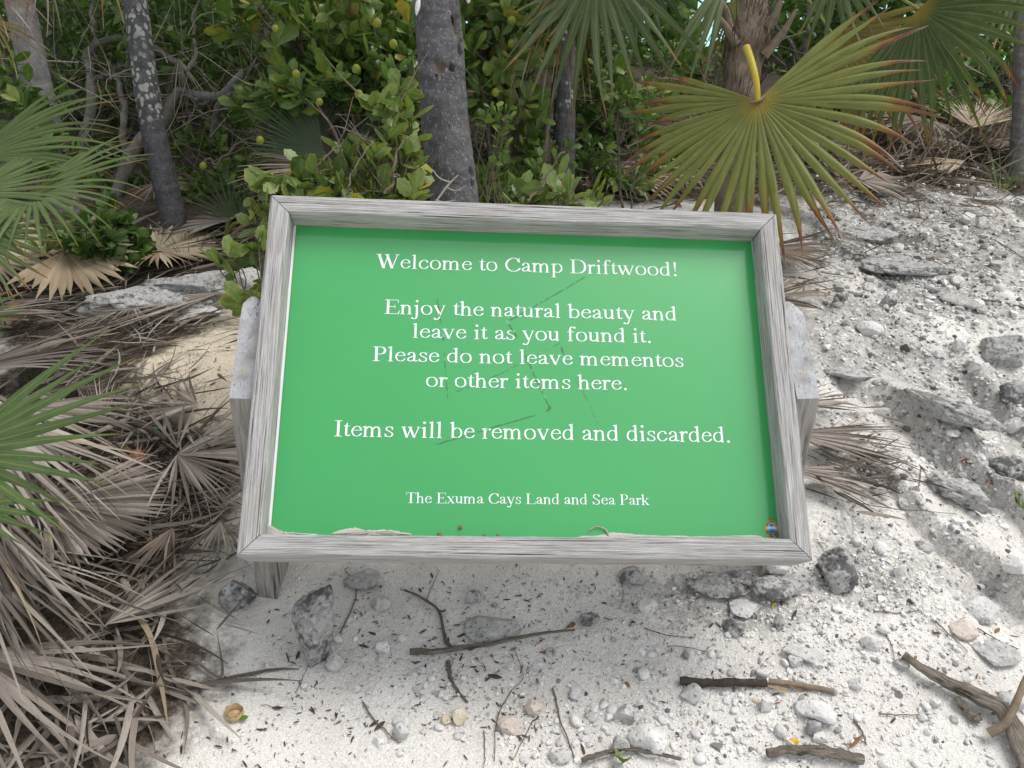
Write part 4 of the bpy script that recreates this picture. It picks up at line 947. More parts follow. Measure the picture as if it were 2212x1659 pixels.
def palm(px_pts, t, r0, r1, mat, label, top=3.4, tdepth=0., dents=(), seed=0, crown=9, crown_mat='frond', name='palm_tree', sides=40):
    """trunk through the given pixels (top first), from the ground up to a crown of leaves"""
    pts = [at(x, y, t + tdepth * i) for i, (x, y) in enumerate(px_pts)]
    foot = to_ground(pts[-2], pts[-1])
    d = nrm(pts[0] - pts[1]); k = (top - pts[0][2]) / max(d[2], .2)
    tip = pts[0] + d * k * .96 + UP * 0
    root = thing(name, [foot[0], foot[1], hgt(foot[0], foot[1])], label, 'palm')
    path = [foot] + pts[::-1] + [.5 * (pts[0] + tip), tip]
    mb, P = trunk_mesh(path, r0, r1, dents=dents, seed=seed, sides=sides)
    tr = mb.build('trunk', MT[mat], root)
    g = np.random.default_rng(seed + 40)
    for i in range(crown):
        a_ = i * 2.399 + seed; el = g.uniform(-.1, .9)
        dd = np.array([math.cos(a_) * math.cos(el), math.sin(a_) * math.cos(el), math.sin(el)])
        hub = tip + dd * g.uniform(.35, .5)
        frond_part(root, hub, hub + dd * .45, np.cross(np.cross(dd, UP), dd) + .2 * g.normal(0, 1, 3), crown_mat, tip, nseg=26, span=250, droop=1.4, seed=seed * 31 + i, K=7)
    return root

# the thick trunk behind the sign
pA = [(940, -10), (950, 90), (960, 250), (978, 400)]
tA = 2.33
rA = 50 * tA / FPX
d1 = at(985, 160, tA) - CF * rA * .75; d2 = at(948, 168, tA) - CF * rA
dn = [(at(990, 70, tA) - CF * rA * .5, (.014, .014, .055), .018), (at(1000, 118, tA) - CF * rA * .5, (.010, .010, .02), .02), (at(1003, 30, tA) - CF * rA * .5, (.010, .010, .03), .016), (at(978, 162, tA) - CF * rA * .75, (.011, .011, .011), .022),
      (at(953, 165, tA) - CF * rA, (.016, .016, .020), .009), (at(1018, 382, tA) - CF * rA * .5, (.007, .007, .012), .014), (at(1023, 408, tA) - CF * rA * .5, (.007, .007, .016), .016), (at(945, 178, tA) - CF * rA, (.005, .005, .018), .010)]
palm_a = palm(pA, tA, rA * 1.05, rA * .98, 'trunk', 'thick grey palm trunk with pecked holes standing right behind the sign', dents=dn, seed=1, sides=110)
mb = MB(); c = at(908, 37, tA) - CF * (rA + .004)
for k in range(15):
    f = k / 14; p_ = c + CU * (.021 - .042 * f) + CR * (.003 - .006 * f); r_ = .0075 * math.sin(math.pi * (.12 + .82 * f)) ** .7
    blob(mb, p_, np.array([r_, r_, .0032]), k, .04, 2)
tag(mb.build('snail_shell', MT['shell'], origin=c), 'long white ribbed snail shell stuck near the top of the thick palm trunk', 'shell')
for (px, py, r_, lb) in ((901, 142, .0035, 'tiny white snail shell on the left edge of the thick palm trunk'), (1003 + 9, 5, .006, 'small round pale snail shell on the upper right edge of the thick palm trunk')):
    c = at(px, py, tA) - CF * (rA * .2 if px > 950 else rA * .3); mb = MB()
    if px < 950: c = c + CR * .002
    blob(mb, c, np.array([r_, r_, r_ * 1.4]), 3, .1, 2); blob(mb, c + UP * r_ * .9, np.array([r_ * .6] * 3), 4, .1, 2)
    tag(mb.build('snail_shell', MT['shell'], origin=c), lb, 'shell')

palm([(290, -20), (308, 130), (335, 300), (372, 460), (383, 515)], 3.05, .046, .040, 'trunk_lichen', 'slim dark leaning palm trunk covered in round grey lichen spots, at left', seed=2, crown=10)
palm([(48, 30), (75, 160), (105, 290)], 2.95, .049, .046, 'trunk_grey', 'pale grey leaning palm trunk at the far left behind the green fans', seed=3, crown=8)
palm([(1215, -20), (1218, 130), (1219, 280), (1218, 370)], 3.1, .040, .038, 'trunk_spot', 'upright dark palm trunk behind the hanging fronds, right of the thick trunk', seed=4, crown=9)
palm([(2216, 150), (2214, 250), (2208, 330)], 3.9, .055, .05, 'trunk_grey', 'grey palm trunk cut off by the right edge of the picture', seed=6, crown=6)

# fan palm on the right: fibrous trunk and many low leaves of its own
t5 = 2.95
f5 = to_ground(at(1600, 150, t5), at(1590, 330, t5))
fanpalm = thing('fan_palm', [f5[0], f5[1], hgt(f5[0], f5[1])], 'low fan palm with a shaggy fibrous trunk and drooping part-brown fronds, upper right', 'palm')
crown5 = at(1622, -75, t5)
mb = MB(); P = smooth_path([f5, at(1590, 300, t5), at(1598, 190, t5), at(1612, 80, t5), crown5], 70)
s_ = np.linspace(0, 1, 70)
tube(mb, P, np.interp(s_, [0, .6, .72, .85, 1], [.062, .062, .078, .066, .05]), 30, rough=.16, seed=5)
g = np.random.default_rng(55)
fb = 260
pi = g.integers(22, 68, fb); aa = g.uniform(0, 2 * math.pi, fb); rr = np.interp(pi / 69, [0, .6, .72, .85, 1], [.06, .062, .075, .064, .05])
fp = P[pi] + np.stack([np.cos(aa) * rr, np.sin(aa) * rr, 0 * aa], 1)
ribbons(mb, fp, np.stack([np.cos(aa) * .25, np.sin(aa) * .25, g.uniform(.4, 1.2, fb)], 1), np.stack([np.cos(aa), np.sin(aa), 0 * aa], 1), g.uniform(.05, .16, fb), lambda s: .003 * (1 - s * .8), K=5, curl=g.normal(0, 5, (fb, 3)), droop=g.uniform(-2, 5, fb))
mb.build('trunk', MT['fibre'], fanpalm)
# leaf bases of the trunk
for i, (x0, y0, x1, y1) in enumerate(((1590, 95, 1520, 5), (1650, 120, 1720, 20), (1575, 60, 1540, -30), (1660, 60, 1690, -30))):
    mb = MB(); a_, b_ = at(x0, y0, t5 - .06), at(x1, y1, t5 - .12)
    tube(mb, smooth_path([a_, .5 * (a_ + b_) + CR * .01, b_], 10), np.linspace(.018, .006, 10), 8, rough=.1, seed=i); mb.build('leaf_base', MT['petiole_dead'], fanpalm)
def f5_frond(hub, tip, mat, seed, **kw):
    d = dict(nseg=30, span=230, droop=2.6, K=14, fuse=.35, curl=1.2, seed=seed, prof=.2); d.update(kw)
    N = d.pop('N', None)
    return frond_part(fanpalm, hub, tip, camN(hub, up=.3) if N is None else N, mat, crown5, **d)
h = at(1290, -80, 2.72); f5_frond(h, at(1300, 260, 2.66), 'frond', 101, nseg=12, span=96, droop=2.0, fuse=.14, prof=.1, twist=.7, L=.52, wide=2.6, curl=.7)
h = at(1225, -60, 2.78); f5_frond(h, at(1190, 260, 2.7), 'frond_dying', 102, nseg=16, span=64, droop=3, fuse=.14, twist=1.0, L=.47, wide=1.9, curl=.9)
h = at(1270, -20, 2.74); f5_frond(h, at(1120, 70, 2.66), 'frond', 110, nseg=4, span=44, droop=2.2, fuse=.14, twist=.5, L=.30, wide=1.8, curl=.5)
h = at(1570, -50, 2.82); f5_frond(h, at(1420, 260, 2.8), 'frond', 103, nseg=5, span=30, droop=2.0, fuse=.14, twist=.8, L=.50, wide=2.3)
h = at(1600, -30, 2.9); f5_frond(h, at(1545, 130, 2.95), 'frond_f1', 104, nseg=9, span=30, droop=1.6, fuse=.3, L=.30)
h = at(1985, 20, 2.65); f5_frond(h, at(2110, 190, 2.5), 'frond', 105, nseg=22, span=165, droop=2.2, fuse=.3, L=.48, prof=.05, wide=1.4, N=camN(h, rx=-.7, up=.2))
h = at(1800, 75, 3.05); f5_frond(h, at(1920, 250, 3.05), 'frond_dying', 106, nseg=20, span=150, droop=2.6, fuse=.2, L=.52, curl=1.0, twist=.8, wide=1.5)
h = at(1810, -70, 2.8); f5_frond(h, at(1815, 120, 2.75), 'frond', 107, nseg=7, span=70, droop=2.5, fuse=.15, L=.34, wide=2.2)
h = at(2210, -60, 2.75); f5_frond(h, at(2150, 160, 2.6), 'frond', 108, nseg=20, span=120, droop=2.5, fuse=.3, L=.42, N=camN(h, rx=-.5))
h = at(1370, -90, 3.05); f5_frond(h, at(1330, 120, 3.05), 'frond_dark', 109, nseg=26, span=220, droop=2.2, fuse=.4, L=.34)
for i in range(7):
    a_ = i * .95; dd = nrm(np.array([math.cos(a_), math.sin(a_), .9 + .3 * math.sin(i * 3)])); hub = crown5 + dd * .55
    f5_frond(hub, hub + dd * .5, 'frond', 120 + i, N=np.cross(np.cross(dd, UP), dd), K=8, L=.5)

# the big hanging leaf with the yellow stalk, in front of the trunk
hb = at(1636, 218, 2.42)
big = thing('palm_frond', hb, 'large yellow-green fan leaf with browned tips hanging from a bare yellow stalk behind the sign', 'palm leaf')
U = nrm(at(1668, 520, 2.30) - hb)
mb = MB(); fan_blade(mb, hb, U, camN(hb, rx=-.12, up=.05), .48, nseg=38, span=258, fuse=.40, droop=1.7, jit=.8, curl=1.3, cone=-.08, twist=.5, fold=.85, K=20, prof=.17, seed=203, dexp=1.3, wide=.95, asym=.03)
mb.build('blade', MT['frond_f1'], big)
mb = MB(); pp = smooth_path([at(1612, 102, 2.44), at(1625, 140, 2.41), at(1634, 180, 2.405), hb + CF * -.004], 16)
tube(mb, pp, np.linspace(.0115, .0085, 16), 10); mb.build('stalk', MT['petiole'], big)
mb = MB(); tube(mb, smooth_path([hb + CR * -.022 + CU * -.006 - CF * .006, hb + CU * -.004 - CF * .012 , hb + CR * .018 + CU * .012 - CF * .006], 8), .0035, 6); mb.build('leaf_joint', MT['petiole_dead'], big)

# green fans at the left edge
def lone_fan(hub, tip, label, mat, N=None, pet_from=None, name='palm_frond', cat='palm leaf', group=None, pet_mat='petiole_green', **kw):
    r_ = thing(name, hub, label, cat, group); U, L = hub_dir(hub, tip); L = kw.pop('L', L)
    mb = MB(); fan_blade(mb, hub, U, camN(hub, up=.2) if N is None else N, L, **kw); mb.build('blade', MT[mat], r_)
    if pet_from is not None:
        mb = MB(); mid = .5 * (hub + pet_from) + UP * .03
        tube(mb, smooth_path([pet_from, mid, hub], 14), np.linspace(.008, .005, 14), 7); mb.build('petiole', MT[pet_mat], r_)
    return r_
def bush_palm(foot_px, t, label, fans, seed=0):
    """a young fan palm without a trunk: petioles from one base, each with its leaf"""
    f = G(*foot_px) if t is None else at(foot_px[0], foot_px[1], t); f = np.array([f[0], f[1], hgt(f[0], f[1])])
    r_ = thing('young_palm', f, label, 'palm')
    for i, (hub, tip, mat, kw) in enumerate(fans):
        N = kw.pop('N', None)
        frond_part(r_, hub, tip, camN(hub, up=.5) if N is None else N, mat, f + UP * .03, seed=seed + i, **kw)
    return r_
bush_palm((-260, 620), 2.15, 'young fan palm at the left edge with arching bright green leaves', [
    (at(72, 415, 2.12), at(190, 520, 2.02), 'frond_fresh', dict(nseg=24, span=185, droop=3.2, fuse=.16, L=.31, K=16, prof=.1, wide=1.5, curl=.5, cone=.3)),
    (at(-60, 345, 2.18), at(170, 275, 2.2), 'frond_fresh', dict(nseg=13, span=46, droop=3.6, fuse=.16, L=.43, K=18, cone=.2, curl=.4, wide=2.2)),
    (at(-70, 420, 2.1), at(60, 530, 2.0), 'frond_fresh', dict(nseg=30, span=200, droop=2.5, fuse=.25, L=.34, K=14, curl=.5)),
    (at(-130, 420, 2.3), at(40, 350, 2.3), 'frond', dict(nseg=9, span=45, droop=2.6, fuse=.2, L=.34, wide=2.2)),
    (at(-70, 500, 2.0), at(60, 600, 1.95), 'frond', dict(nseg=14, span=110, droop=2.6, fuse=.2, L=.27, wide=1.8))], 300)
bush_palm((-330, 1150), 1.5, 'young fan palm reaching in from the lower left edge with dark green pointed leaves', [
    (at(-105, 980, 1.48), at(250, 930, 1.44), 'frond_leaf', dict(nseg=10, span=76, droop=.7, fuse=.12, L=.345, K=16, curl=.45, wide=2.9, prof=.1, N=camN(at(-105, 980, 1.48), up=.6))),
    (at(-120, 700, 1.7), at(60, 665, 1.7), 'frond', dict(nseg=6, span=36, droop=1.2, fuse=.2, L=.19, wide=2.4)),
    (at(-110, 1090, 1.4), at(60, 1130, 1.38), 'frond_leaf', dict(nseg=4, span=36, droop=1.4, fuse=.2, L=.20, curl=.4, wide=1.8))], 320)
# hanging leaves at the upper left
for i, (hx, hy, tx, ty, t, L, mat, kw, lb) in enumerate((
    (-60, -70, 60, 110, 2.45, .34, 'frond_dying', dict(nseg=13, span=100, droop=3.2, fuse=.15, wide=.9), 'half brown fan leaf drooping over the far left trunk'),
    (-20, 40, 70, 190, 2.55, .26, 'frond_dying', dict(nseg=9, span=80, droop=3.5, fuse=.15, wide=.9), 'narrow orange and green fan leaf hanging beside the far left trunk'),
    (90, -90, 230, 60, 2.5, .33, 'dead_brown', dict(nseg=12, span=110, droop=2.8, fuse=.15, curl=3., wide=.7), 'dry brown fan leaf with long curling strips in the upper left corner'),
    (230, -70, 330, 40, 2.6, .27, 'frond_dying', dict(nseg=5, span=80, droop=2.2, fuse=.15, curl=2., wide=.6), 'thin red-tipped fan leaf crossing the top of the lichen-spotted trunk'))):
    lone_fan(at(hx, hy, t), at(tx, ty, t - .1), lb, mat, L=L, seed=340 + i, K=14, pet_from=at(hx - 60, hy - 160, t + .2), **kw)
# dark palmetto in the thicket and a pale one further right
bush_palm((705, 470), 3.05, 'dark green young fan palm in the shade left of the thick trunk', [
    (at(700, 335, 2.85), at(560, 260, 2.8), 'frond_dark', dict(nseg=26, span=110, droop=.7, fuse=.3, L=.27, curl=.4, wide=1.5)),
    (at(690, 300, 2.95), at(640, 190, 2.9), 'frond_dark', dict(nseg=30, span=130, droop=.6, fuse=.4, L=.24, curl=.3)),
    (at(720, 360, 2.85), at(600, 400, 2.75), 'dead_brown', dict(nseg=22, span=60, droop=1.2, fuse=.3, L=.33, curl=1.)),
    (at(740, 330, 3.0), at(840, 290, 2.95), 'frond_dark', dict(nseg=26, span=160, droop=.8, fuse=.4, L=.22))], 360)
bush_palm((1270, 330), 4.3, 'grey green fan palm with stiff narrow leaves behind the hanging fronds', [
    (at(1250, 180, 4.2), at(1330, 150, 4.1), 'frond_fresh', dict(nseg=34, span=170, droop=.5, fuse=.35, L=.30, curl=.3, N=camN(at(1250, 180, 4.2), rx=.5))),
    (at(1265, 60, 4.3), at(1320, 20, 4.2), 'frond_fresh', dict(nseg=30, span=200, droop=.5, fuse=.35, L=.26, curl=.3)),
    (at(1320, 300, 4.1), at(1360, 420, 4.0), 'frond_dying', dict(nseg=26, span=150, droop=2.5, fuse=.3, L=.32))], 370)
bush_palm((490, 520), 2.95, 'small sprouting palm with thin dark green spikes beside the dead fans', [
    (at(500, 470, 2.85), at(470, 400, 2.8), 'frond_dark', dict(nseg=12, span=130, droop=.6, fuse=.15, L=.17, curl=.4)),
    (at(520, 480, 2.85), at(560, 420, 2.8), 'frond_dark', dict(nseg=10, span=120, droop=.6, fuse=.15, L=.14, curl=.4))], 380)

# ---- dead fans lying about
def dead(hub, tip, mat, label, seed, ground=True, up=.9, stalk=None, **kw):
    kw = dict(dict(nseg=34, span=230, fuse=.4, droop=3.0, jit=.6, curl=2.6, twist=1.0, fold=.45, K=16, prof=.15, skip=.06, lay=.01, cone=.12), **kw)
    N = kw.pop('N', None); r_ = thing('dead_palm_frond', hub, label, 'palm leaf', 'dead fan leaves on the ground'); U, L = hub_dir(hub, tip); L = kw.pop('L', L)
    mb = MB(); fan_blade(mb, hub, U, (UP * up + (1 - up) * camN(hub)) if N is None else N, L, ground=ground, seed=seed, **kw); mb.build('blade', MT[mat], r_)
    if stalk is not None:
        mb = MB(); tube(mb, smooth_path([hub, .5 * (hub + stalk) + UP * .015, stalk], 12), np.linspace(.006, .009, 12), 7); mb.build('petiole', MT['petiole_dead'], r_)
    return r_
def g3(x, y, z=.02): return G(x, y, z)
# pale fans behind the rock ledge, left
h = g3(157, 620, .12); dead(h, g3(150, 700, .0), 'dead_tan', 'pale tan fan leaf with a split centre, draped before the green fans at left', 401, span=290, droop=1.6, L=.22, nseg=34, up=.3, curl=.9, twist=.5, wide=1.1, fuse=.55, stalk=g3(190, 545, .2))
h = g3(345, 562, .035); dead(h, g3(470, 560, .02), 'dead_tan', 'pale tan fan leaf lying at the foot of the lichen-spotted trunk', 402, span=235, L=.24, nseg=36, curl=1.6, droop=2.5, up=1., twist=.8)
h = g3(345, 450, .10); dead(h, g3(370, 500, .0), 'dead_brown', 'brown pleated fan leaf standing behind the foot of the lichen-spotted trunk', 403, span=150, L=.15, nseg=34, curl=.8, droop=1.2, up=.3)
h = g3(-10, 600, .06); dead(h, g3(90, 640, .02), 'dead_tan', 'tan fan leaf running off the left edge beside the split pale fan', 404, span=110, L=.24, curl=2.2, nseg=18, fuse=.2, wide=1.4)
h = g3(500, 500, .04); dead(h, g3(430, 490, .02), 'dead_grey', 'dry curled brown fan leaf in the shade left of the sign top', 405, span=180, L=.24, curl=3)
h = g3(70, 560, .04); dead(h, g3(-40, 575, .02), 'dead_brown', 'brown fan leaf under the bright green fans at the left edge', 426, span=180, L=.3, curl=2)
# grey bundles left of the sign
h = g3(478, 655, .035); dead(h, g3(250, 720, .02), 'dead_grey', 'long grey bundle of leaf strips below the left rock ledge', 406, span=40, L=.42, nseg=30, fuse=.14, curl=2.8, droop=1.2, wide=2.6)
h = g3(292, 690, .05); dead(h, g3(330, 740, .02), 'dead_grey', 'small grey fan leaf with curled strips on the bundle left of the sand mound', 407, span=200, L=.14, nseg=18, curl=7, droop=1., fuse=.2, wide=.8)
h = g3(-60, 850, .07); dead(h, g3(260, 770, .03), 'dead_grey', 'silvery grey leaf strips sweeping in from the left edge above the green leaves', 408, span=44, L=.38, nseg=20, fuse=.14, curl=1.6, droop=1.2, wide=2.8)
h = g3(-40, 720, .06); dead(h, g3(240, 690, .03), 'dead_grey', 'flat grey strips at the left edge under the pale split fan', 409, span=50, L=.32, nseg=20, fuse=.14, curl=2.5, wide=2.)
h = g3(225, 940, .02); dead(h, g3(225, 850, .04), 'dead_grey', 'upright little grey fan behind the dark curved stalk', 410, span=50, L=.15, nseg=14, curl=3, up=.5, fuse=.2, wide=1.4)
h = g3(388, 1012, .04); dead(h, g3(500, 1030, .03), 'dead_grey', 'grey brown fan leaf spreading from its hub towards the left post', 411, span=165, L=.28, nseg=44, curl=3.4, droop=1.3, fold=.8, twist=1.6, skip=.28, fuse=.25, wide=1.3)
h = g3(390, 1005, .05); dead(h, g3(375, 900, .09), 'dead_grey', 'few upcurled strips at the hub of the fan near the left post', 412, span=70, L=.13, nseg=5, wide=.5, curl=10, droop=1.0, up=.4)
h = g3(430, 910, .05); dead(h, g3(330, 890, .03), 'dead_grey', 'crumpled grey leaf in the hollow below the sand mound', 413, span=120, L=.17, nseg=13, curl=9, fuse=.12, wide=2., twist=2.)
h = g3(120, 1160, .09); dead(h, g3(330, 1180, .05), 'dead_grey', 'large grey brown fan with straight pleats at lower left', 414, span=120, L=.27, nseg=40, fuse=.62, curl=1.0, droop=1.0, fold=.8, twist=.5, skip=.03, wide=1.1)
h = g3(-10, 1030, .20); dead(h, g3(120, 1560, .06), 'dead_grey', 'big drooping grey fan whose long strips hang down the lower left edge', 415, span=80, L=.56, nseg=30, fuse=.12, curl=1.1, droop=1.5, fold=.45, wide=3.9, up=.6, skip=.0, twist=.9)
h = g3(-20, 1050, .19); dead(h, g3(370, 1400, .06), 'dead_grey', 'grey fan with long strips sweeping right across the lower left heap', 416, span=56, L=.52, nseg=22, fuse=.12, curl=1.2, droop=1.6, wide=3.6, up=.7, twist=.9)
h = g3(-60, 1270, .12); dead(h, g3(350, 1560, .03), 'dead_grey', 'tangled brown fan leaf in the middle of the lower left heap', 417, span=60, L=.50, nseg=24, fuse=.12, curl=1.5, droop=1.2, wide=3.4, twist=1.0)
h = g3(-40, 1480, .08); dead(h, g3(260, 1620, .03), 'dead_grey', 'grey fan leaf curling along the bottom left corner', 418, span=70, L=.40, nseg=20, fuse=.12, curl=1.8, wide=3.2, twist=1.)
h = g3(240, 1390, .05); dead(h, g3(400, 1300, .03), 'dead_grey', 'brown strips bending up towards the left foot of the sign', 419, span=60, L=.27, nseg=12, fuse=.12, curl=4.5, droop=1., wide=2.2)
h = g3(380, 1180, .05); dead(h, g3(300, 1290, .02), 'dead_brown', 'brown strips with curled ends lying between the two big fans at lower left', 421, span=70, L=.20, nseg=10, curl=9, fuse=.12, wide=2.2, twist=2.)
h = g3(60, 960, .10); dead(h, g3(330, 950, .04), 'dead_grey', 'pale grey strips under the dark green leaves at the left edge', 422, span=50, L=.36, nseg=14, fuse=.15, curl=1.6, wide=2.8)
h = g3(480, 1150, .03); dead(h, g3(450, 1270, .01), 'dead_grey', 'grey strips lying under the lower left corner of the frame', 423, span=90, L=.15, nseg=12, curl=5, fuse=.15)
h = g3(-30, 1210, .16); dead(h, g3(60, 1560, .05), 'dead_grey', 'broad pale strips hanging straight down along the left edge of the picture', 424, span=44, L=.52, nseg=12, fuse=.12, curl=1.0, droop=1.4, wide=4.0, twist=1.)
h = g3(-90, 1120, .17); dead(h, g3(240, 1530, .05), 'dead_grey', 'long limp grey strips draped diagonally down the middle of the lower left heap', 446, span=44, L=.58, nseg=22, fuse=.1, curl=.9, droop=1.4, wide=4.0, twist=.8, up=.6, skip=0.)
h = g3(-60, 960, .20); dead(h, g3(60, 1330, .10), 'dead_grey', 'topmost pale grey strips hanging over the left edge below the dark green leaves', 447, span=60, L=.44, nseg=18, fuse=.1, curl=.9, droop=1.6, wide=4.0, twist=.8, up=.6, skip=0.)
# long single strips
def strip(pts, wd, mat, label, seed, z=.02):
    P = smooth_path([G(x, y, z) for x, y in pts], 40); g = np.random.default_rng(seed)
    T = nrm(np.gradient(P, axis=0)); B = nrm(np.cross(T, UP)); s = np.linspace(0, 1, 40); tw = .8 * fbm(s * 3, s * 0 + seed, seed=seed)
    Bt = B * np.cos(tw)[:, None] + UP * np.sin(tw)[:, None]; ww = wd * np.minimum(1, (1 - s) * 3 + .05)[:, None] * .5; Nn = np.cross(Bt, T)
    mb = MB(); V = np.stack([P - Bt * ww, P - Nn * ww * .35, P + Bt * ww], 1); A = np.zeros((40, 3, 3)); A[..., 0] = s[:, None]; A[:, 0, 1] = -1; A[:, 2, 1] = 1; A[..., 2] = g.random()
    b = (np.arange(39) * 3)[:, None] + np.arange(2)[None]
    mb.add(V, np.stack([b, b + 1, b + 4, b + 3], -1).reshape(-1, 4), A)
    tag(mb.build('leaf_strip', MT[mat], origin=P[0]), label, 'leaf strip', 'loose leaf strips')
strip([(210, 1215), (330, 1180), (420, 1165), (520, 1130)], .012, 'dead_grey', 'pale strip crossing the heap up to the frame, left of the sign', 1, .05)
strip([(320, 1350), (400, 1330), (460, 1270), (505, 1200), (540, 1120)], .010, 'dead_grey', 'long grey strip bent up past the left foot of the sign', 2, .03)
strip([(350, 1440), (420, 1440), (480, 1470), (470, 1370)], .006, 'dead_grey', 'thin bent strip on the sand right of the lower left heap', 3, .012)
strip([(355, 1380), (365, 1440), (405, 1540), (400, 1640)], .007, 'dead_brown', 'thin brown strip running down the sand edge to the bottom', 4, .01)
strip([(290, 1330), (330, 1400), (350, 1480), (370, 1600)], .011, 'dead_tan', 'twisted tan strip hanging over the edge of the heap', 5, .03)
strip([(1700, 1500), (1650, 1487)], .008, 'dead_tan', 'short tan strip beside the dark bark piece', 6, .01)
# right of the sign
h = g3(1690, 980, .06); dead(h, g3(1900, 1000, .03), 'dead_grey', 'grey fan leaf sticking out from behind the right post', 430, span=46, L=.30, nseg=24, fuse=.12, curl=2.0, droop=1.2, wide=3.6, twist=1.1)
h = g3(1700, 910, .05); dead(h, g3(1850, 860, .03), 'dead_grey', 'few upturned grey strips by the right post', 431, span=90, L=.2, nseg=14, curl=3.5)
h = g3(1690, 1050, .05); dead(h, g3(1880, 1090, .02), 'dead_grey', 'brown strips fanning out below the right post', 432, span=46, L=.26, nseg=16, fuse=.12, curl=2.6, wide=3.2)
h = g3(1640, 560, .04); dead(h, g3(1780, 590, .02), 'dead_brown', 'dark brown strips under the big hanging leaf, right of the sign top', 433, span=120, L=.24, nseg=22, curl=2.5)
h = g3(1650, 660, .03); dead(h, g3(1760, 650, .02), 'dead_brown', 'few dark strips behind the upper right of the frame', 434, span=100, L=.2, nseg=12, curl=2.)
# back right pile
h = g3(2092, 320, .10); dead(h, g3(2120, 240, .30), 'dead_tan', 'pale tan upright fan at the back right of the clearing', 435, span=120, L=.26, nseg=30, curl=1.2, up=.2, droop=.8)
h = g3(1990, 300, .10); dead(h, g3(1830, 330, .04), 'dead_brown', 'brown fan leaf sloping down in the back right pile', 436, span=130, L=.42, nseg=40, curl=1.6)
h = g3(2060, 330, .06); dead(h, g3(1880, 350, .03), 'dead_grey', 'grey fan leaf lying in front of the pale upright fan, back right', 437, span=90, L=.42, nseg=34, curl=2)
h = g3(2080, 365, .04); dead(h, g3(1930, 395, .02), 'dead_tan', 'light brown curled leaf on the rocky ground, back right', 438, span=60, L=.30, nseg=16, curl=1.5, wide=1.5)
h = g3(2180, 330, .05); dead(h, g3(2190, 395, .02), 'dead_brown', 'brown fan at the right edge below the cut off trunk', 439, span=150, L=.28, nseg=26, curl=2.4)
h = g3(1760, 330, .06); dead(h, g3(1700, 380, .02), 'dead_brown', 'brown leaf behind the big hanging leaf', 440, span=170, L=.3, nseg=26, curl=2.4)
h = g3(1330, 395, .05); dead(h, g3(1450, 420, .02), 'dead_tan', 'tan fan leaf lying behind the top of the sign, centre right', 441, span=170, L=.36, nseg=30, curl=2)
h = g3(1480, 385, .04); dead(h, g3(1330, 420, .02), 'dead_brown', 'brown fan leaf behind the top rail left of the big hanging leaf', 442, span=120, L=.34, nseg=28, curl=2.4)
h = g3(1850, 410, .04); dead(h, g3(1990, 430, .01), 'dead_grey', 'thin grey leaf scraps below the back right pile', 443, span=150, L=.24, nseg=18, curl=4)
h = at(1185, 280, 3.0); dead(h, at(1180, 400, 3.0), 'dead_brown', 'dry brown skirt of leaf strips hanging left of the upright dark trunk', 444, ground=False, span=24, L=.3, nseg=12, up=.0, droop=2, curl=1.6, fuse=.12, wide=2.2, twist=1.5, N=camN(h))
h = at(385, 125, 3.5); dead(h, at(400, 220, 3.5), 'dead_grey', 'dead grey fan leaf caught in the twisted branches at left', 445, ground=False, span=60, L=.26, nseg=13, droop=3, curl=2.6, fuse=.14, wide=1.1, twist=1.6, N=camN(h))

# ---- loose strips covering the ground: past counting
def ground_strips(spec, mat, name, label, seed):
    g = np.random.default_rng(seed); mb = MB()
    for (px, py, rx, ry, n, L, wd, ang, spr) in spec:
        x = g.normal(px, rx, n); y = g.normal(py, ry, n); P = GV(x, y)
        an = np.radians(ang + g.normal(0, spr, n)); D = np.stack([np.cos(an), np.sin(an), g.uniform(-.1, .25, n)], 1)
        wv = wd * g.uniform(.4, 1.3, n)
        ribbons(mb, P, D, UP + g.normal(0, .5, (n, 3)), L * g.uniform(.4, 1.4, n), lambda s: wv * .5 * (1 - s ** 2 * .9) * min(1, .3 + s * 5), K=8, droop=2., curl=g.normal(0, 4, (n, 3)), twist=g.normal(0, 1.5, n), fold=.4, ground=True, lay=g.uniform(.003, .03, n))
    o = mb.build(name, MT[mat]); tag(o, label, 'litter', None, 'stuff')
ground_strips([(150, 900, 140, 110, 190, .16, .011, 0, 50), (310, 930, 80, 70, 170, .10, .006, 0, 90), (230, 700, 150, 40, 240, .16, .006, 25, 30), (100, 620, 120, 50, 150, .14, .010, 0, 60), (180, 1300, 130, 170, 90, .20, .014, -50, 40),
               (330, 1180, 100, 90, 150, .12, .006, 0, 80), (430, 530, 110, 25, 130, .16, .012, 0, 60), (120, 1560, 120, 70, 50, .18, .014, -30, 50), (440, 1090, 50, 50, 70, .1, .006, -30, 60), (1800, 990, 70, 60, 60, .13, .010, -10, 30)], 'dead_grey', 'leaf_litter', 'loose grey strips of dead palm leaf matting the ground left of the sign', 61)
ground_strips([(1950, 360, 150, 40, 300, .20, .010, 0, 60), (1420, 410, 90, 20, 130, .18, .010, 0, 70), (1850, 520, 110, 60, 60, .1, .004, 0, 90), (2000, 440, 130, 26, 150, .10, .005, 0, 90), (2120, 520, 70, 60, 60, .07, .004, 0, 90), (2080, 300, 90, 40, 120, .22, .012, 60, 60), (1700, 590, 60, 40, 50, .14, .006, 0, 40), (1700, 350, 90, 40, 120, .2, .011, 0, 70),
               (330, 490, 200, 50, 60, .2, .012, 0, 90)], 'dead_brown', 'leaf_litter', 'loose brown strips of dead palm leaf on the ground behind and right of the sign', 62)

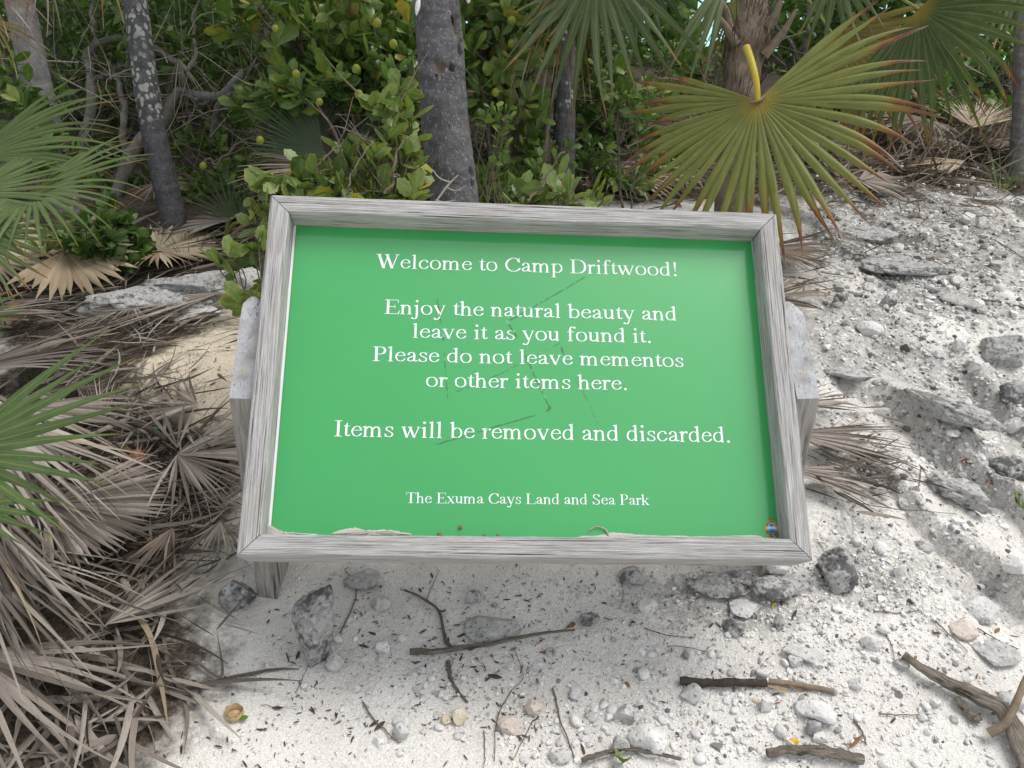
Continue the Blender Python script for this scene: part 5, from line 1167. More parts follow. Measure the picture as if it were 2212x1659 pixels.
# ================================================================== SHRUBS AND TREES
def shrub(name, label, base, clusters, leaf, mat, cat='shrub', seed=0, stem_mat='stem', per=8, fruit=(), limb_r=.012, whorl=True, tip_len=.05, up=.6, bare=0, extra_limbs=(), out=.7):
    """branches from the base into each cluster of twigs, leaves at the twig tips"""
    g = np.random.default_rng(seed); base = np.asarray(base, float)
    root = thing(name, base, label, cat)
    sm_ = MB(); fo = MB(); LP, LD, LN, LR = [], [], [], []
    for (c, rad, n) in clusters:
        c = np.asarray(c, float); rad = np.broadcast_to(rad, (3,))
        mid = .5 * (base + c) + g.normal(0, .05, 3) * np.linalg.norm(c - base)
        limb = smooth_path([base, mid, c], 16, .02, int(g.integers(99))); lr = limb_r * (.6 + .6 * g.random())
        tube(sm_, limb, np.linspace(lr, lr * .45, 16), 7, rough=.15, seed=3)
        q = g.normal(0, 1, (n, 3)); q = q / np.linalg.norm(q, axis=1, keepdims=True) * (g.random((n, 1)) ** (1 / 2.2)); tips = c + q * rad
        for i in range(n):
            tp = tips[i]; k = int(g.integers(6, 16)); st_ = limb[k]
            if i % 2 == 0 or n < 60:
                m_ = .5 * (st_ + tp) + g.normal(0, .12, 3) * np.linalg.norm(tp - st_)
                tube(sm_, smooth_path([st_, m_, tp], 7), np.linspace(lr * .3 + .0008, .0012, 7), 5, cap=False)
            td = nrm(nrm(tp - c) * out + UP * up + g.normal(0, .35, 3))
            npl = max(3, int(per * g.uniform(.7, 1.3)))
            for j in range(npl):
                a_ = j * 2.4 + g.random() * 2; f = (j + .5) / npl
                u = nrm(np.cross(td, [.3, .9, .2])); v2 = np.cross(td, u)
                side = u * math.cos(a_) + v2 * math.sin(a_)
                LP.append(tp - td * tip_len * (1 - f)); dl = nrm(side * (1.25 - .6 * f) + td * (.35 + .8 * f) + g.normal(0, .2, 3)); LD.append(dl)
                LN.append(nrm(td * 1. + side * -.3 + g.normal(0, .25, 3))); LR.append(g.random())
    LP, LD, LN, LR = map(np.array, (LP, LD, LN, LR)); n = len(LP)
    l = leaf['L'] * g.uniform(.5, 1.22, n); sub = .5 + .5 * np.clip(fbm(LP[:, 0] * 4, LP[:, 1] * 4, LP[:, 2] * 4, seed=seed) * 1.6, -1, 1)
    LR = np.clip(.55 * LR + .45 * sub, 0, 1); ye = g.random(n) < leaf.get('yellow', .02); LR[ye] = g.uniform(.93, 1, ye.sum()); LR[~ye] *= .93
    leaves(fo, LP, LD, LN, l, l * leaf['w'], K=leaf.get('K', 4), shape=leaf.get('shape', 'obovate'), bend=leaf.get('bend', .35), r=LR, serr=leaf.get('serr', 0.), fold=leaf.get('fold', .25))
    for i in range(bare):
        c, rad, _ = clusters[int(g.integers(len(clusters)))]; st_ = np.asarray(c) + g.normal(0, .3, 3) * rad
        e = st_ + nrm(g.normal(0, 1, 3) * [1, .5, .3] + UP * .8) * g.uniform(.08, .22); P_ = smooth_path([st_, .5 * (st_ + e) + g.normal(0, .012, 3), e], 8)
        tube(sm_, P_, np.linspace(.0024, .0009, 8), 5)
        if g.random() < .6: tube(sm_, smooth_path([P_[4], P_[4] + nrm(g.normal(0, 1, 3) + UP) * .05], 4), [.0014, .0012, .001, .0006], 4)
    for pts, r0, r1 in extra_limbs:
        Pp = smooth_path(pts, 30, .012, seed); tube(sm_, Pp, np.linspace(r0, r1, 30), 8, rough=.12, seed=seed)
    sm_.build('stems', MT[stem_mat], root); fo.build('foliage', MT[mat], root)
    for (p_, r_) in fruit:
        mb = MB(); blob(mb, p_, [r_, r_, r_ * 1.12], int(p_[0] * 1e4) % 97, .05, 3); mb.build('fruit', MT['fruit'], root)
    return root
WH = dict(L=.085, w=.46, shape='obovate', bend=.3, yellow=.05, K=5)
b = at(810, 330, 3.3); b[2] = hgt(b[0], b[1])
shrub('fruiting_shrub', 'glossy whorled-leaf shrub with yellow-green fruit, left of the thick palm trunk', b,
      [(at(620, 60, 2.85), (.20, .16, .15), 24), (at(760, 60, 2.85), (.24, .18, .18), 36), (at(850, 140, 2.85), (.18, .16, .18), 28), (at(640, 180, 2.8), (.18, .14, .09), 20), (at(750, 180, 2.85), (.18, .16, .12), 20), (at(700, -40, 3.2), (.35, .25, .12), 34), (at(870, 20, 3.2), (.18, .2, .2), 26), (at(545, 215, 3.05), (.08, .08, .06), 6), (at(770, -150, 3.3), (.5, .35, .2), 40), (at(840, 250, 3.2), (.16, .15, .1), 12)],
      WH, 'leaf_whorl', seed=70, limb_r=.017, up=.7, per=8,
      fruit=[(at(439, 359, 2.95), .013), (at(562, 303, 2.66), .012), (at(775, 204, 2.60), .013), (at(815, 50, 2.62), .013), (at(640, 160, 2.62), .012), (at(770, 148, 2.62), .012), (at(595, 62, 2.66), .011), (at(690, 220, 2.66), .011), (at(850, 95, 2.62), .013)],
      extra_limbs=[([at(560, -20, 2.95), at(578, 90, 2.95), at(600, 150, 2.95), at(650, 210, 3.0), at(720, 290, 3.1)], .007, .013), ([at(500, 60, 2.95), at(560, 75, 2.95), at(578, 90, 2.95)], .003, .005), ([at(470, 352, 2.98), at(520, 310, 3.0), at(600, 290, 3.1), at(700, 300, 3.2)], .0035, .006), ([at(790, 170, 2.98), at(760, 175, 3.), at(735, 200, 3.05)], .004, .007), ([at(439, 352, 2.96), at(450, 345, 2.97), at(470, 352, 2.98)], .002, .0035)])
b = at(1090, 400, 3.2); b[2] = hgt(b[0], b[1])
shrub('fruiting_shrub', 'glossy whorled-leaf shrub with fruit between the thick trunk and the hanging fronds', b,
      [(at(1080, 60, 3.1), (.2, .22, .2), 32), (at(1070, 160, 3.05), (.18, .2, .14), 24), (at(1130, 20, 3.2), (.2, .2, .2), 26), (at(1100, 250, 3.1), (.13, .15, .12), 14), (at(1080, -90, 3.2), (.4, .3, .2), 36), (at(1160, 330, 3.2), (.1, .12, .08), 7)],
      WH, 'leaf_whorl', seed=71, limb_r=.017,
      fruit=[(at(1105, 45, 2.9), .015), (at(1070, 200, 2.88), .013), (at(1150, 380, 2.95), .012), (at(1105, 95, 2.9), .013)])
TO = dict(L=.064, w=.60, shape='round', bend=.2, yellow=.05, serr=.16, K=9, fold=.12)
b = at(800, 560, 2.2); b[2] = hgt(b[0], b[1])
shrub('toothed_leaf_shrub', 'pale green shrub with round toothed leaves behind the top left of the sign', b,
      [(at(850, 250, 2.12), (.09, .07, .07), 7), (at(810, 330, 2.08), (.11, .08, .06), 9), (at(710, 370, 2.02), (.10, .08, .04), 8), (at(880, 340, 2.15), (.06, .06, .10), 7), (at(640, 410, 1.98), (.06, .07, .035), 6), (at(780, 410, 2.05), (.14, .1, .03), 11), (at(865, 180, 2.14), (.03, .04, .04), 2), (at(880, 420, 2.1), (.06, .06, .04), 5)],
      TO, 'leaf_tooth', seed=72, limb_r=.005, stem_mat='twig', per=6, up=.7, out=.5, tip_len=.07,
      extra_limbs=[([at(838, 425, 1.98), at(862, 330, 1.98), at(885, 288, 1.98)], .0035, .0018), ([at(755, 430, 1.96), at(762, 380, 1.95), at(800, 300, 1.97)], .0025, .001), ([at(862, 385, 1.98), at(851, 374, 1.98), at(846, 366, 1.98)], .0022, .0012)], bare=12)
b = at(600, 640, 2.0); b[2] = hgt(b[0], b[1])
shrub('toothed_leaf_shrub', 'low trailing sprig of round green leaves around the left post top', b,
      [(at(565, 450, 1.95), (.04, .05, .06), 6), (at(560, 540, 1.9), (.05, .05, .06), 7), (at(490, 570, 1.9), (.035, .04, .05), 5), (at(540, 650, 1.88), (.03, .04, .04), 5), (at(590, 400, 1.95), (.03, .03, .03), 3)],
      dict(TO, L=.055), 'leaf_tooth', seed=73, limb_r=.004, stem_mat='twig', per=4, up=.1, out=.5)
b = at(1180, 520, 2.25); b[2] = hgt(b[0], b[1])
shrub('toothed_leaf_shrub', 'pale toothed leaves and bare twigs over the sign top, right of the thick trunk', b,
      [(at(1210, 420, 2.05), (.05, .05, .03), 7), (at(1130, 425, 2.1), (.06, .05, .03), 6), (at(1290, 430, 2.05), (.03, .04, .02), 3), (at(1180, 395, 2.15), (.05, .05, .03), 5)], dict(TO, L=.06, w=.5), 'leaf_tooth', seed=74, limb_r=.004, stem_mat='twig', per=5, up=.9, out=.3,
      extra_limbs=[([at(1142, 440, 2.0), at(1170, 395, 2.0), at(1200, 350, 2.0), at(1218, 325, 2.0)], .0032, .0013), ([at(1173, 393, 2.0), at(1165, 375, 2.0)], .0018, .001)])
b = at(1085, 430, 2.6); b[2] = hgt(b[0], b[1])
shrub('seedling', 'slender upright seedling with small yellow-green leaves right of the thick trunk', b,
      [(at(1078, 245, 2.55), (.05, .05, .035), 9), (at(1085, 300, 2.55), (.02, .03, .05), 4), (at(1080, 350, 2.55), (.03, .03, .02), 3)], dict(L=.042, w=.5, shape='obovate', yellow=.15), 'leaf_bush', seed=75, limb_r=.0035, stem_mat='twig', per=5)
b = at(985, 450, 2.1); mb = MB()
for pts, r0 in (([(935, 445), (968, 400), (990, 378)], .003), ([(975, 395), (950, 385), (935, 368)], .0022), ([(965, 405), (985, 412), (1008, 400)], .0016), ([(940, 432), (960, 436), (985, 432)], .0016)):
    tube(mb, smooth_path([at(x, y, 2.05) for x, y in pts], 10), np.linspace(r0, r0 * .5, 10), 6)
tag(mb.build('bare_twig', MT['twig_pale'], origin=at(950, 440, 2.05)), 'pale forked bare twig standing in front of the thick palm trunk', 'twig')
BU = dict(L=.05, w=.5, shape='obovate', bend=.3, yellow=.04)
def bush(label, px, t, cl, leaf=BU, mat='leaf_bush', seed=0, name='bush', **kw):
    b = at(px[0], px[1], t); b[2] = hgt(b[0], b[1]); return shrub(name, label, b, [(at(x, y, t + dt), r_, n) for x, y, dt, r_, n in cl], leaf, mat, seed=seed, **kw)
bush('light green bush with upright oval leaves behind the upright dark trunk', (1330, 380), 4.0, [(1300, 180, 0, (.22, .2, .16), 26), (1290, 260, -.1, (.2, .2, .14), 22), (1370, 220, .1, (.22, .2, .2), 26), (1390, 330, 0, (.25, .2, .1), 24), (1330, 380, -.1, (.25, .2, .06), 18), (1280, 100, .2, (.25, .2, .2), 26)], dict(L=.07, w=.55, yellow=.12), seed=80)
bush('single sprig of pale yellow-green leaves left of the big hanging leaf', (1370, 340), 3.0, [(1375, 240, 0, (.05, .05, .04), 6), (1345, 190, 0, (.06, .05, .05), 6)], dict(L=.07, w=.45, yellow=.3), seed=81, limb_r=.005, per=6)
bush('dense small-leaved green bush left of the fibrous palm trunk', (1480, 380), 4.6, [(1450, 330, 0, (.3, .25, .12), 40), (1500, 250, .1, (.28, .25, .16), 40), (1520, 160, .2, (.22, .25, .14), 40), (1420, 250, 0, (.25, .2, .16), 34), (1550, 330, 0, (.25, .2, .12), 34), (1440, 130, .4, (.2, .2, .14), 24)], dict(L=.05, w=.5), seed=82)
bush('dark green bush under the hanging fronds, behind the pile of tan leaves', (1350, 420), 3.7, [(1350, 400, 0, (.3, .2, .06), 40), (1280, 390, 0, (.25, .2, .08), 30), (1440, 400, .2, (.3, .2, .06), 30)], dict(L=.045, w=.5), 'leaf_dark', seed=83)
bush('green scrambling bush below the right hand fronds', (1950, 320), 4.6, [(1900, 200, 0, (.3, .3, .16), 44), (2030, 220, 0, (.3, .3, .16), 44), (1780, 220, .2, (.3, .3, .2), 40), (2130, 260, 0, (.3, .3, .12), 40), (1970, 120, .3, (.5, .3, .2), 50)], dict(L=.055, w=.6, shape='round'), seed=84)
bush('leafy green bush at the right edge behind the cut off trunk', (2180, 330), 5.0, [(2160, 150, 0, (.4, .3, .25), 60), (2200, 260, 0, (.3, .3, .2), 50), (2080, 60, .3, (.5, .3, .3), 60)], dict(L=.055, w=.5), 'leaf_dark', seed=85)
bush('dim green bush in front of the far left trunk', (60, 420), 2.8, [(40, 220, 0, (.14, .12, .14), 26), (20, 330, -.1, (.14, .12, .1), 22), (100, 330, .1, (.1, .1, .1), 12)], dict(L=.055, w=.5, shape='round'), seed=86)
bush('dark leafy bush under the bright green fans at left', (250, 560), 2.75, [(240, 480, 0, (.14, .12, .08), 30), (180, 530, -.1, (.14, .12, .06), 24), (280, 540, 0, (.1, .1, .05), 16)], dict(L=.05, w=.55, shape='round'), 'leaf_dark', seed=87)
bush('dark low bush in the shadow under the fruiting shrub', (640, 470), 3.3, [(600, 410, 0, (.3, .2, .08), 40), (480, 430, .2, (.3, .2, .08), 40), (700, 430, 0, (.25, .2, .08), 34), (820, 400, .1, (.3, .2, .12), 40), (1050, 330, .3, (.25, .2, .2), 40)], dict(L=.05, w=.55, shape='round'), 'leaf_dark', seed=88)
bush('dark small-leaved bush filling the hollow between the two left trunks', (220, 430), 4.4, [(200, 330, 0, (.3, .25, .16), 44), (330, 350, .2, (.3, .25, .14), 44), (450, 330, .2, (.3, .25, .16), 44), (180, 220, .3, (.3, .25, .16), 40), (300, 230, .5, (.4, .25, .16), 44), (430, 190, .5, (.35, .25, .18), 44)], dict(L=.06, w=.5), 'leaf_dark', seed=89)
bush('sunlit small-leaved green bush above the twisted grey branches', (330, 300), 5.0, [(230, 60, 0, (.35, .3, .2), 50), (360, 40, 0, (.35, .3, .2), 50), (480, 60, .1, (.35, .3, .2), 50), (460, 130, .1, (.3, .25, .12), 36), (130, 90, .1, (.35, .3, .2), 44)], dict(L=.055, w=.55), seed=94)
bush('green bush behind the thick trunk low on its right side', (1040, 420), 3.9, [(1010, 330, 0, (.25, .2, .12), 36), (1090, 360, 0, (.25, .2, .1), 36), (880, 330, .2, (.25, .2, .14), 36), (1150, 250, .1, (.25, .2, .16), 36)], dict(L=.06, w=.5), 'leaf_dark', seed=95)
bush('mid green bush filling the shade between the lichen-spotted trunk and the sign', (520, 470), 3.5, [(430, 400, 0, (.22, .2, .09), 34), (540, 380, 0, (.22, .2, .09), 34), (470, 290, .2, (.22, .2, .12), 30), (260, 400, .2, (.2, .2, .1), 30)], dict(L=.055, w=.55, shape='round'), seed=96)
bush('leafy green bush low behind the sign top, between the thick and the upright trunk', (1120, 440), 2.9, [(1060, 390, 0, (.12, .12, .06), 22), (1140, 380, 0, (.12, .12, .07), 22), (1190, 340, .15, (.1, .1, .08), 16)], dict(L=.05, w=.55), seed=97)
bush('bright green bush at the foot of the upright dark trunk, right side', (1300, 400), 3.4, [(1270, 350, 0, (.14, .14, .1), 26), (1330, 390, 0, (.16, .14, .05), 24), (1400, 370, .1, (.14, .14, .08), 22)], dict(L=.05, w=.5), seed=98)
# trees whose crowns close over the thicket
def tree(label, foot, t, limbs, crown, mat='leaf_dark', seed=0, leaf=dict(L=.06, w=.5, K=3)):
    g = np.random.default_rng(seed); b = at(foot[0], foot[1], t); b[2] = hgt(b[0], b[1])
    root = thing('gnarled_tree', b, label, 'tree'); tm = MB()
    for i, (pts, r0, r1) in enumerate(limbs):
        P_ = [b if p is None else at(p[0], p[1], t + (p[2] if len(p) > 2 else 0)) for p in pts]
        Pp = smooth_path(P_, 40, .02, seed + i); tube(tm, Pp, np.linspace(r0, r1, 40) * .72 * (1 + .25 * fbm(np.linspace(0, 9, 40), np.zeros(40) + i, seed=seed)), 12, rough=.22, seed=seed + i)
    tm.build('trunk', MT['gnarl'], root)
    fo = MB(); P_ = []
    for (c, rad, n) in crown:
        q = g.normal(0, 1, (n, 3)); q = q / np.linalg.norm(q, axis=1, keepdims=True) * g.random((n, 1)) ** .4; cl = g.normal(0, 1, (n, 3)) * .05; P_.append(np.asarray(c) + np.round(q * 4) / 4 * np.asarray(rad) + q * np.asarray(rad) * .35 + cl)
    P_ = np.concatenate(P_); n = len(P_)
    l = leaf['L'] * g.uniform(.6, 1.25, n); sub = .5 + .5 * np.clip(fbm(P_[:, 0] * 3, P_[:, 1] * 3, P_[:, 2] * 3, seed=seed) * 1.6, -1, 1)
    leaves(fo, P_, g.normal(0, 1, (n, 3)) + UP * .3, UP + g.normal(0, .6, (n, 3)), l, l * leaf['w'], K=leaf.get('K', 3), r=np.clip(.5 * g.random(n) + .5 * sub, 0, .97))
    fo.build('crown', MT[mat], root); return root
tree('twisted grey tree with bent bare branches left of the lichen-spotted trunk', (275, 450), 3.75,
     [([None, (270, 380), (268, 300), (258, 200), (235, 130)], .030, .012), ([(182, 290), (200, 220), (195, 165), (188, 120), (205, 100), (250, 88), (300, 90), (350, 108), (390, 135), (400, 160)], .030, .014), ([(150, 420, .2), (170, 340), (182, 290)], .034, .03),
      ([(205, 170), (225, 165), (250, 145), (283, 152)], .016, .008), ([(225, 165), (290, 165), (330, 155)], .012, .006), ([(205, 100), (200, 60), (190, -20)], .016, .008)],
     [(at(200, -60, 3.9), (.8, .6, .35), 900), (at(400, 40, 4.1), (.5, .4, .3), 700), (at(180, 60, 4.3), (.5, .3, .3), 500), (at(330, -120, 4.), (1., .8, .5), 900)], seed=90)
tree('dark gnarled tree with a long arching trunk right of the lichen-spotted trunk', (250, 430), 3.5,
     [([None, (280, 350), (310, 300), (355, 260), (375, 220), (395, 198), (440, 205), (490, 195), (520, 160)], .036, .02), ([(480, 430, .3), (468, 350, .2), (450, 300, .1), (470, 240), (500, 195)], .026, .018), ([(470, 240), (520, 230), (560, 235)], .012, .007), ([(395, 198), (420, 220), (460, 215)], .012, .005), ([(400, 160), (420, 110), (415, 40), (440, -30)], .012, .006)],
     [(at(450, -80, 3.8), (.7, .6, .4), 900), (at(520, 30, 4.2), (.5, .4, .3), 600), (at(300, 20, 4.5), (.8, .5, .3), 800)], seed=91)
tree('dark mottled leaning trunk of a tree between the thick and the upright dark trunk', (1115, 430), 3.3, [([None, (1140, 380), (1170, 300), (1190, 220), (1200, 100), (1215, -40)], .020, .014), ([(1120, 380, .3), (1130, 250, .3), (1110, 60, .3), (1100, -60, .3)], .018, .012)],
     [(at(1150, -150, 3.8), (.7, .6, .35), 900), (at(1000, -120, 4.2), (.7, .5, .35), 800)], seed=92)
for i, (fx, t, cx, cy, rad, n, lb) in enumerate(((620, 5.0, 620, -20, (.9, .7, .5), 1700, 'broad dark tree crown behind the fruiting shrub'), (60, 4.8, 60, -20, (.9, .7, .6), 1700, 'dark tree filling the upper left corner behind the far left trunk'), (880, 5.6, 900, 0, (.9, .7, .6), 1500, 'dark tree behind the thick palm trunk'),
                                                 (1750, 6.0, 1790, 20, (.7, .6, .45), 1100, 'green tree seen between the fibrous palm and the right hand fronds'), (2250, 6.0, 2180, 20, (1., .7, .6), 1500, 'dark tree behind the right hand fronds'))):
    tree(lb, (fx, 330), t, [([None, (fx + 15, 250), (fx - 10, 130), (fx, -20)], .045, .03), ([(fx, 180), (fx + 60, 90), (fx + 110, 0)], .02, .012), ([(fx, 150), (fx - 70, 60), (fx - 110, -30)], .02, .012)],
         [(at(cx, cy, t), rad, n), (at(cx, cy - 200, t + .2), (rad[0], rad[1], .4), n // 2)], seed=100 + i)
for i, (x, y, z, rad, n, lb) in enumerate(((-2.6, 4.6, 2.5, (1.3, 1.2, .5), 1300, 'added leafy tree, crown out of view, shading the thicket above the far left trunk'), (-.9, 5.9, 2.5, (1.2, 1.0, .5), 900, 'added leafy tree, crown out of view, shading the thicket above the fruiting shrub'), (.6, 5.4, 2.6, (1.1, 1., .5), 800, 'added leafy tree, crown out of view, shading the thicket right of the thick trunk'))):  # trees added with crowns out of view, to darken the thicket below
    fo_ = np.array([x, y + .6, 0.]); fo_[2] = hgt(fo_[0], fo_[1]); g = np.random.default_rng(600 + i); root = thing('added_shade_tree', fo_, lb, 'tree'); mb = MB()
    top_ = np.array([x, y, z]); tube(mb, smooth_path([fo_, .5 * (fo_ + top_) + g.normal(0, .08, 3), top_], 30, .02, i), np.linspace(.06, .025, 30), 12, rough=.2, seed=i); mb.build('trunk', MT['gnarl'], root)
    q = g.normal(0, 1, (n, 3)); q = q / np.linalg.norm(q, axis=1, keepdims=True) * g.random((n, 1)) ** .4 * np.asarray(rad) + top_; l = g.uniform(.08, .15, n)
    mb = MB(); leaves(mb, q, g.normal(0, 1, (n, 3)), UP + g.normal(0, .5, (n, 3)), l, l * .6, K=3, r=g.random(n) * .95); mb.build('crown', MT['leaf_dark'], root)
# far thicket: one mass of leaves, lower where the sea shows through
def far_thicket():
    g = np.random.default_rng(500); n = 24000; x = g.uniform(-5.5, 7.5, n); y = g.uniform(6.2, 9.0, n) + .5 * np.sin(x * 1.3)
    px = 1106 + x / y * 1.0 * FPX * 1.03
    top = 1.9 - 1.6 * np.exp(-((px - 1500) / 80.) ** 2) - .6 * np.exp(-((px - 1730) / 60.) ** 2) + .2 * fbm(x * 2.2, y, seed=8)
    z0_ = hgt(x, y); z = z0_ + (top - z0_) * g.random(n) ** .8; P_ = np.stack([x, y, z], 1)
    l = g.uniform(.09, .17, n); sub = .5 + .5 * np.clip(fbm(x * 2, y * 2, z * 2.5, seed=81) * 1.7, -1, 1)
    mb = MB(); leaves(mb, P_, g.normal(0, 1, (n, 3)) + UP * .5, UP * .8 + g.normal(0, .6, (n, 3)) - np.array([0, .5, 0]), l, l * .6, K=3, r=np.clip(.45 * g.random(n) + .5 * sub, 0, .97))
    tag(mb.build('far_thicket', MT['leaf_bush']), 'far green thicket closing off the back of the clearing', 'thicket', None, 'stuff')
far_thicket()
# thin bare twigs tangled in the dark undergrowth
def tangle(label, boxes, mat, seed, rad=.0025):
    g = np.random.default_rng(seed); mb = MB()
    for (x0, y0, x1, y1, t, n) in boxes:
        for i in range(n):
            a_ = at(g.uniform(x0, x1), g.uniform(y0, y1), t + g.normal(0, .2)); e = a_ + nrm(g.normal(0, 1, 3) * [1, .6, .8]) * g.uniform(.15, .5)
            tube(mb, smooth_path([a_, .5 * (a_ + e) + g.normal(0, .05, 3), e], 8), np.linspace(rad * g.uniform(.6, 1.6), rad * .4, 8), 4, cap=False)
    tag(mb.build('undergrowth', MT[mat]), label, 'undergrowth', None, 'stuff')
tangle('thin tangled grey twigs in the dark undergrowth behind the sign', [(130, 60, 560, 420, 3.8, 60), (1230, 200, 1600, 420, 3.8, 50), (1660, 60, 2212, 320, 4.2, 50), (560, 0, 900, 400, 3.4, 24)], 'stem', 510)
tangle('fine pale dead twigs hanging among the twisted branches at upper left', [(120, 40, 560, 330, 3.6, 60), (560, 20, 900, 260, 3.1, 26)], 'twig_pale', 512, .0018)
tangle('dark tangled twigs deep in the thicket', [(100, 150, 900, 430, 4.2, 160), (1030, 200, 1240, 420, 3.6, 50)], 'twig', 511, .003)

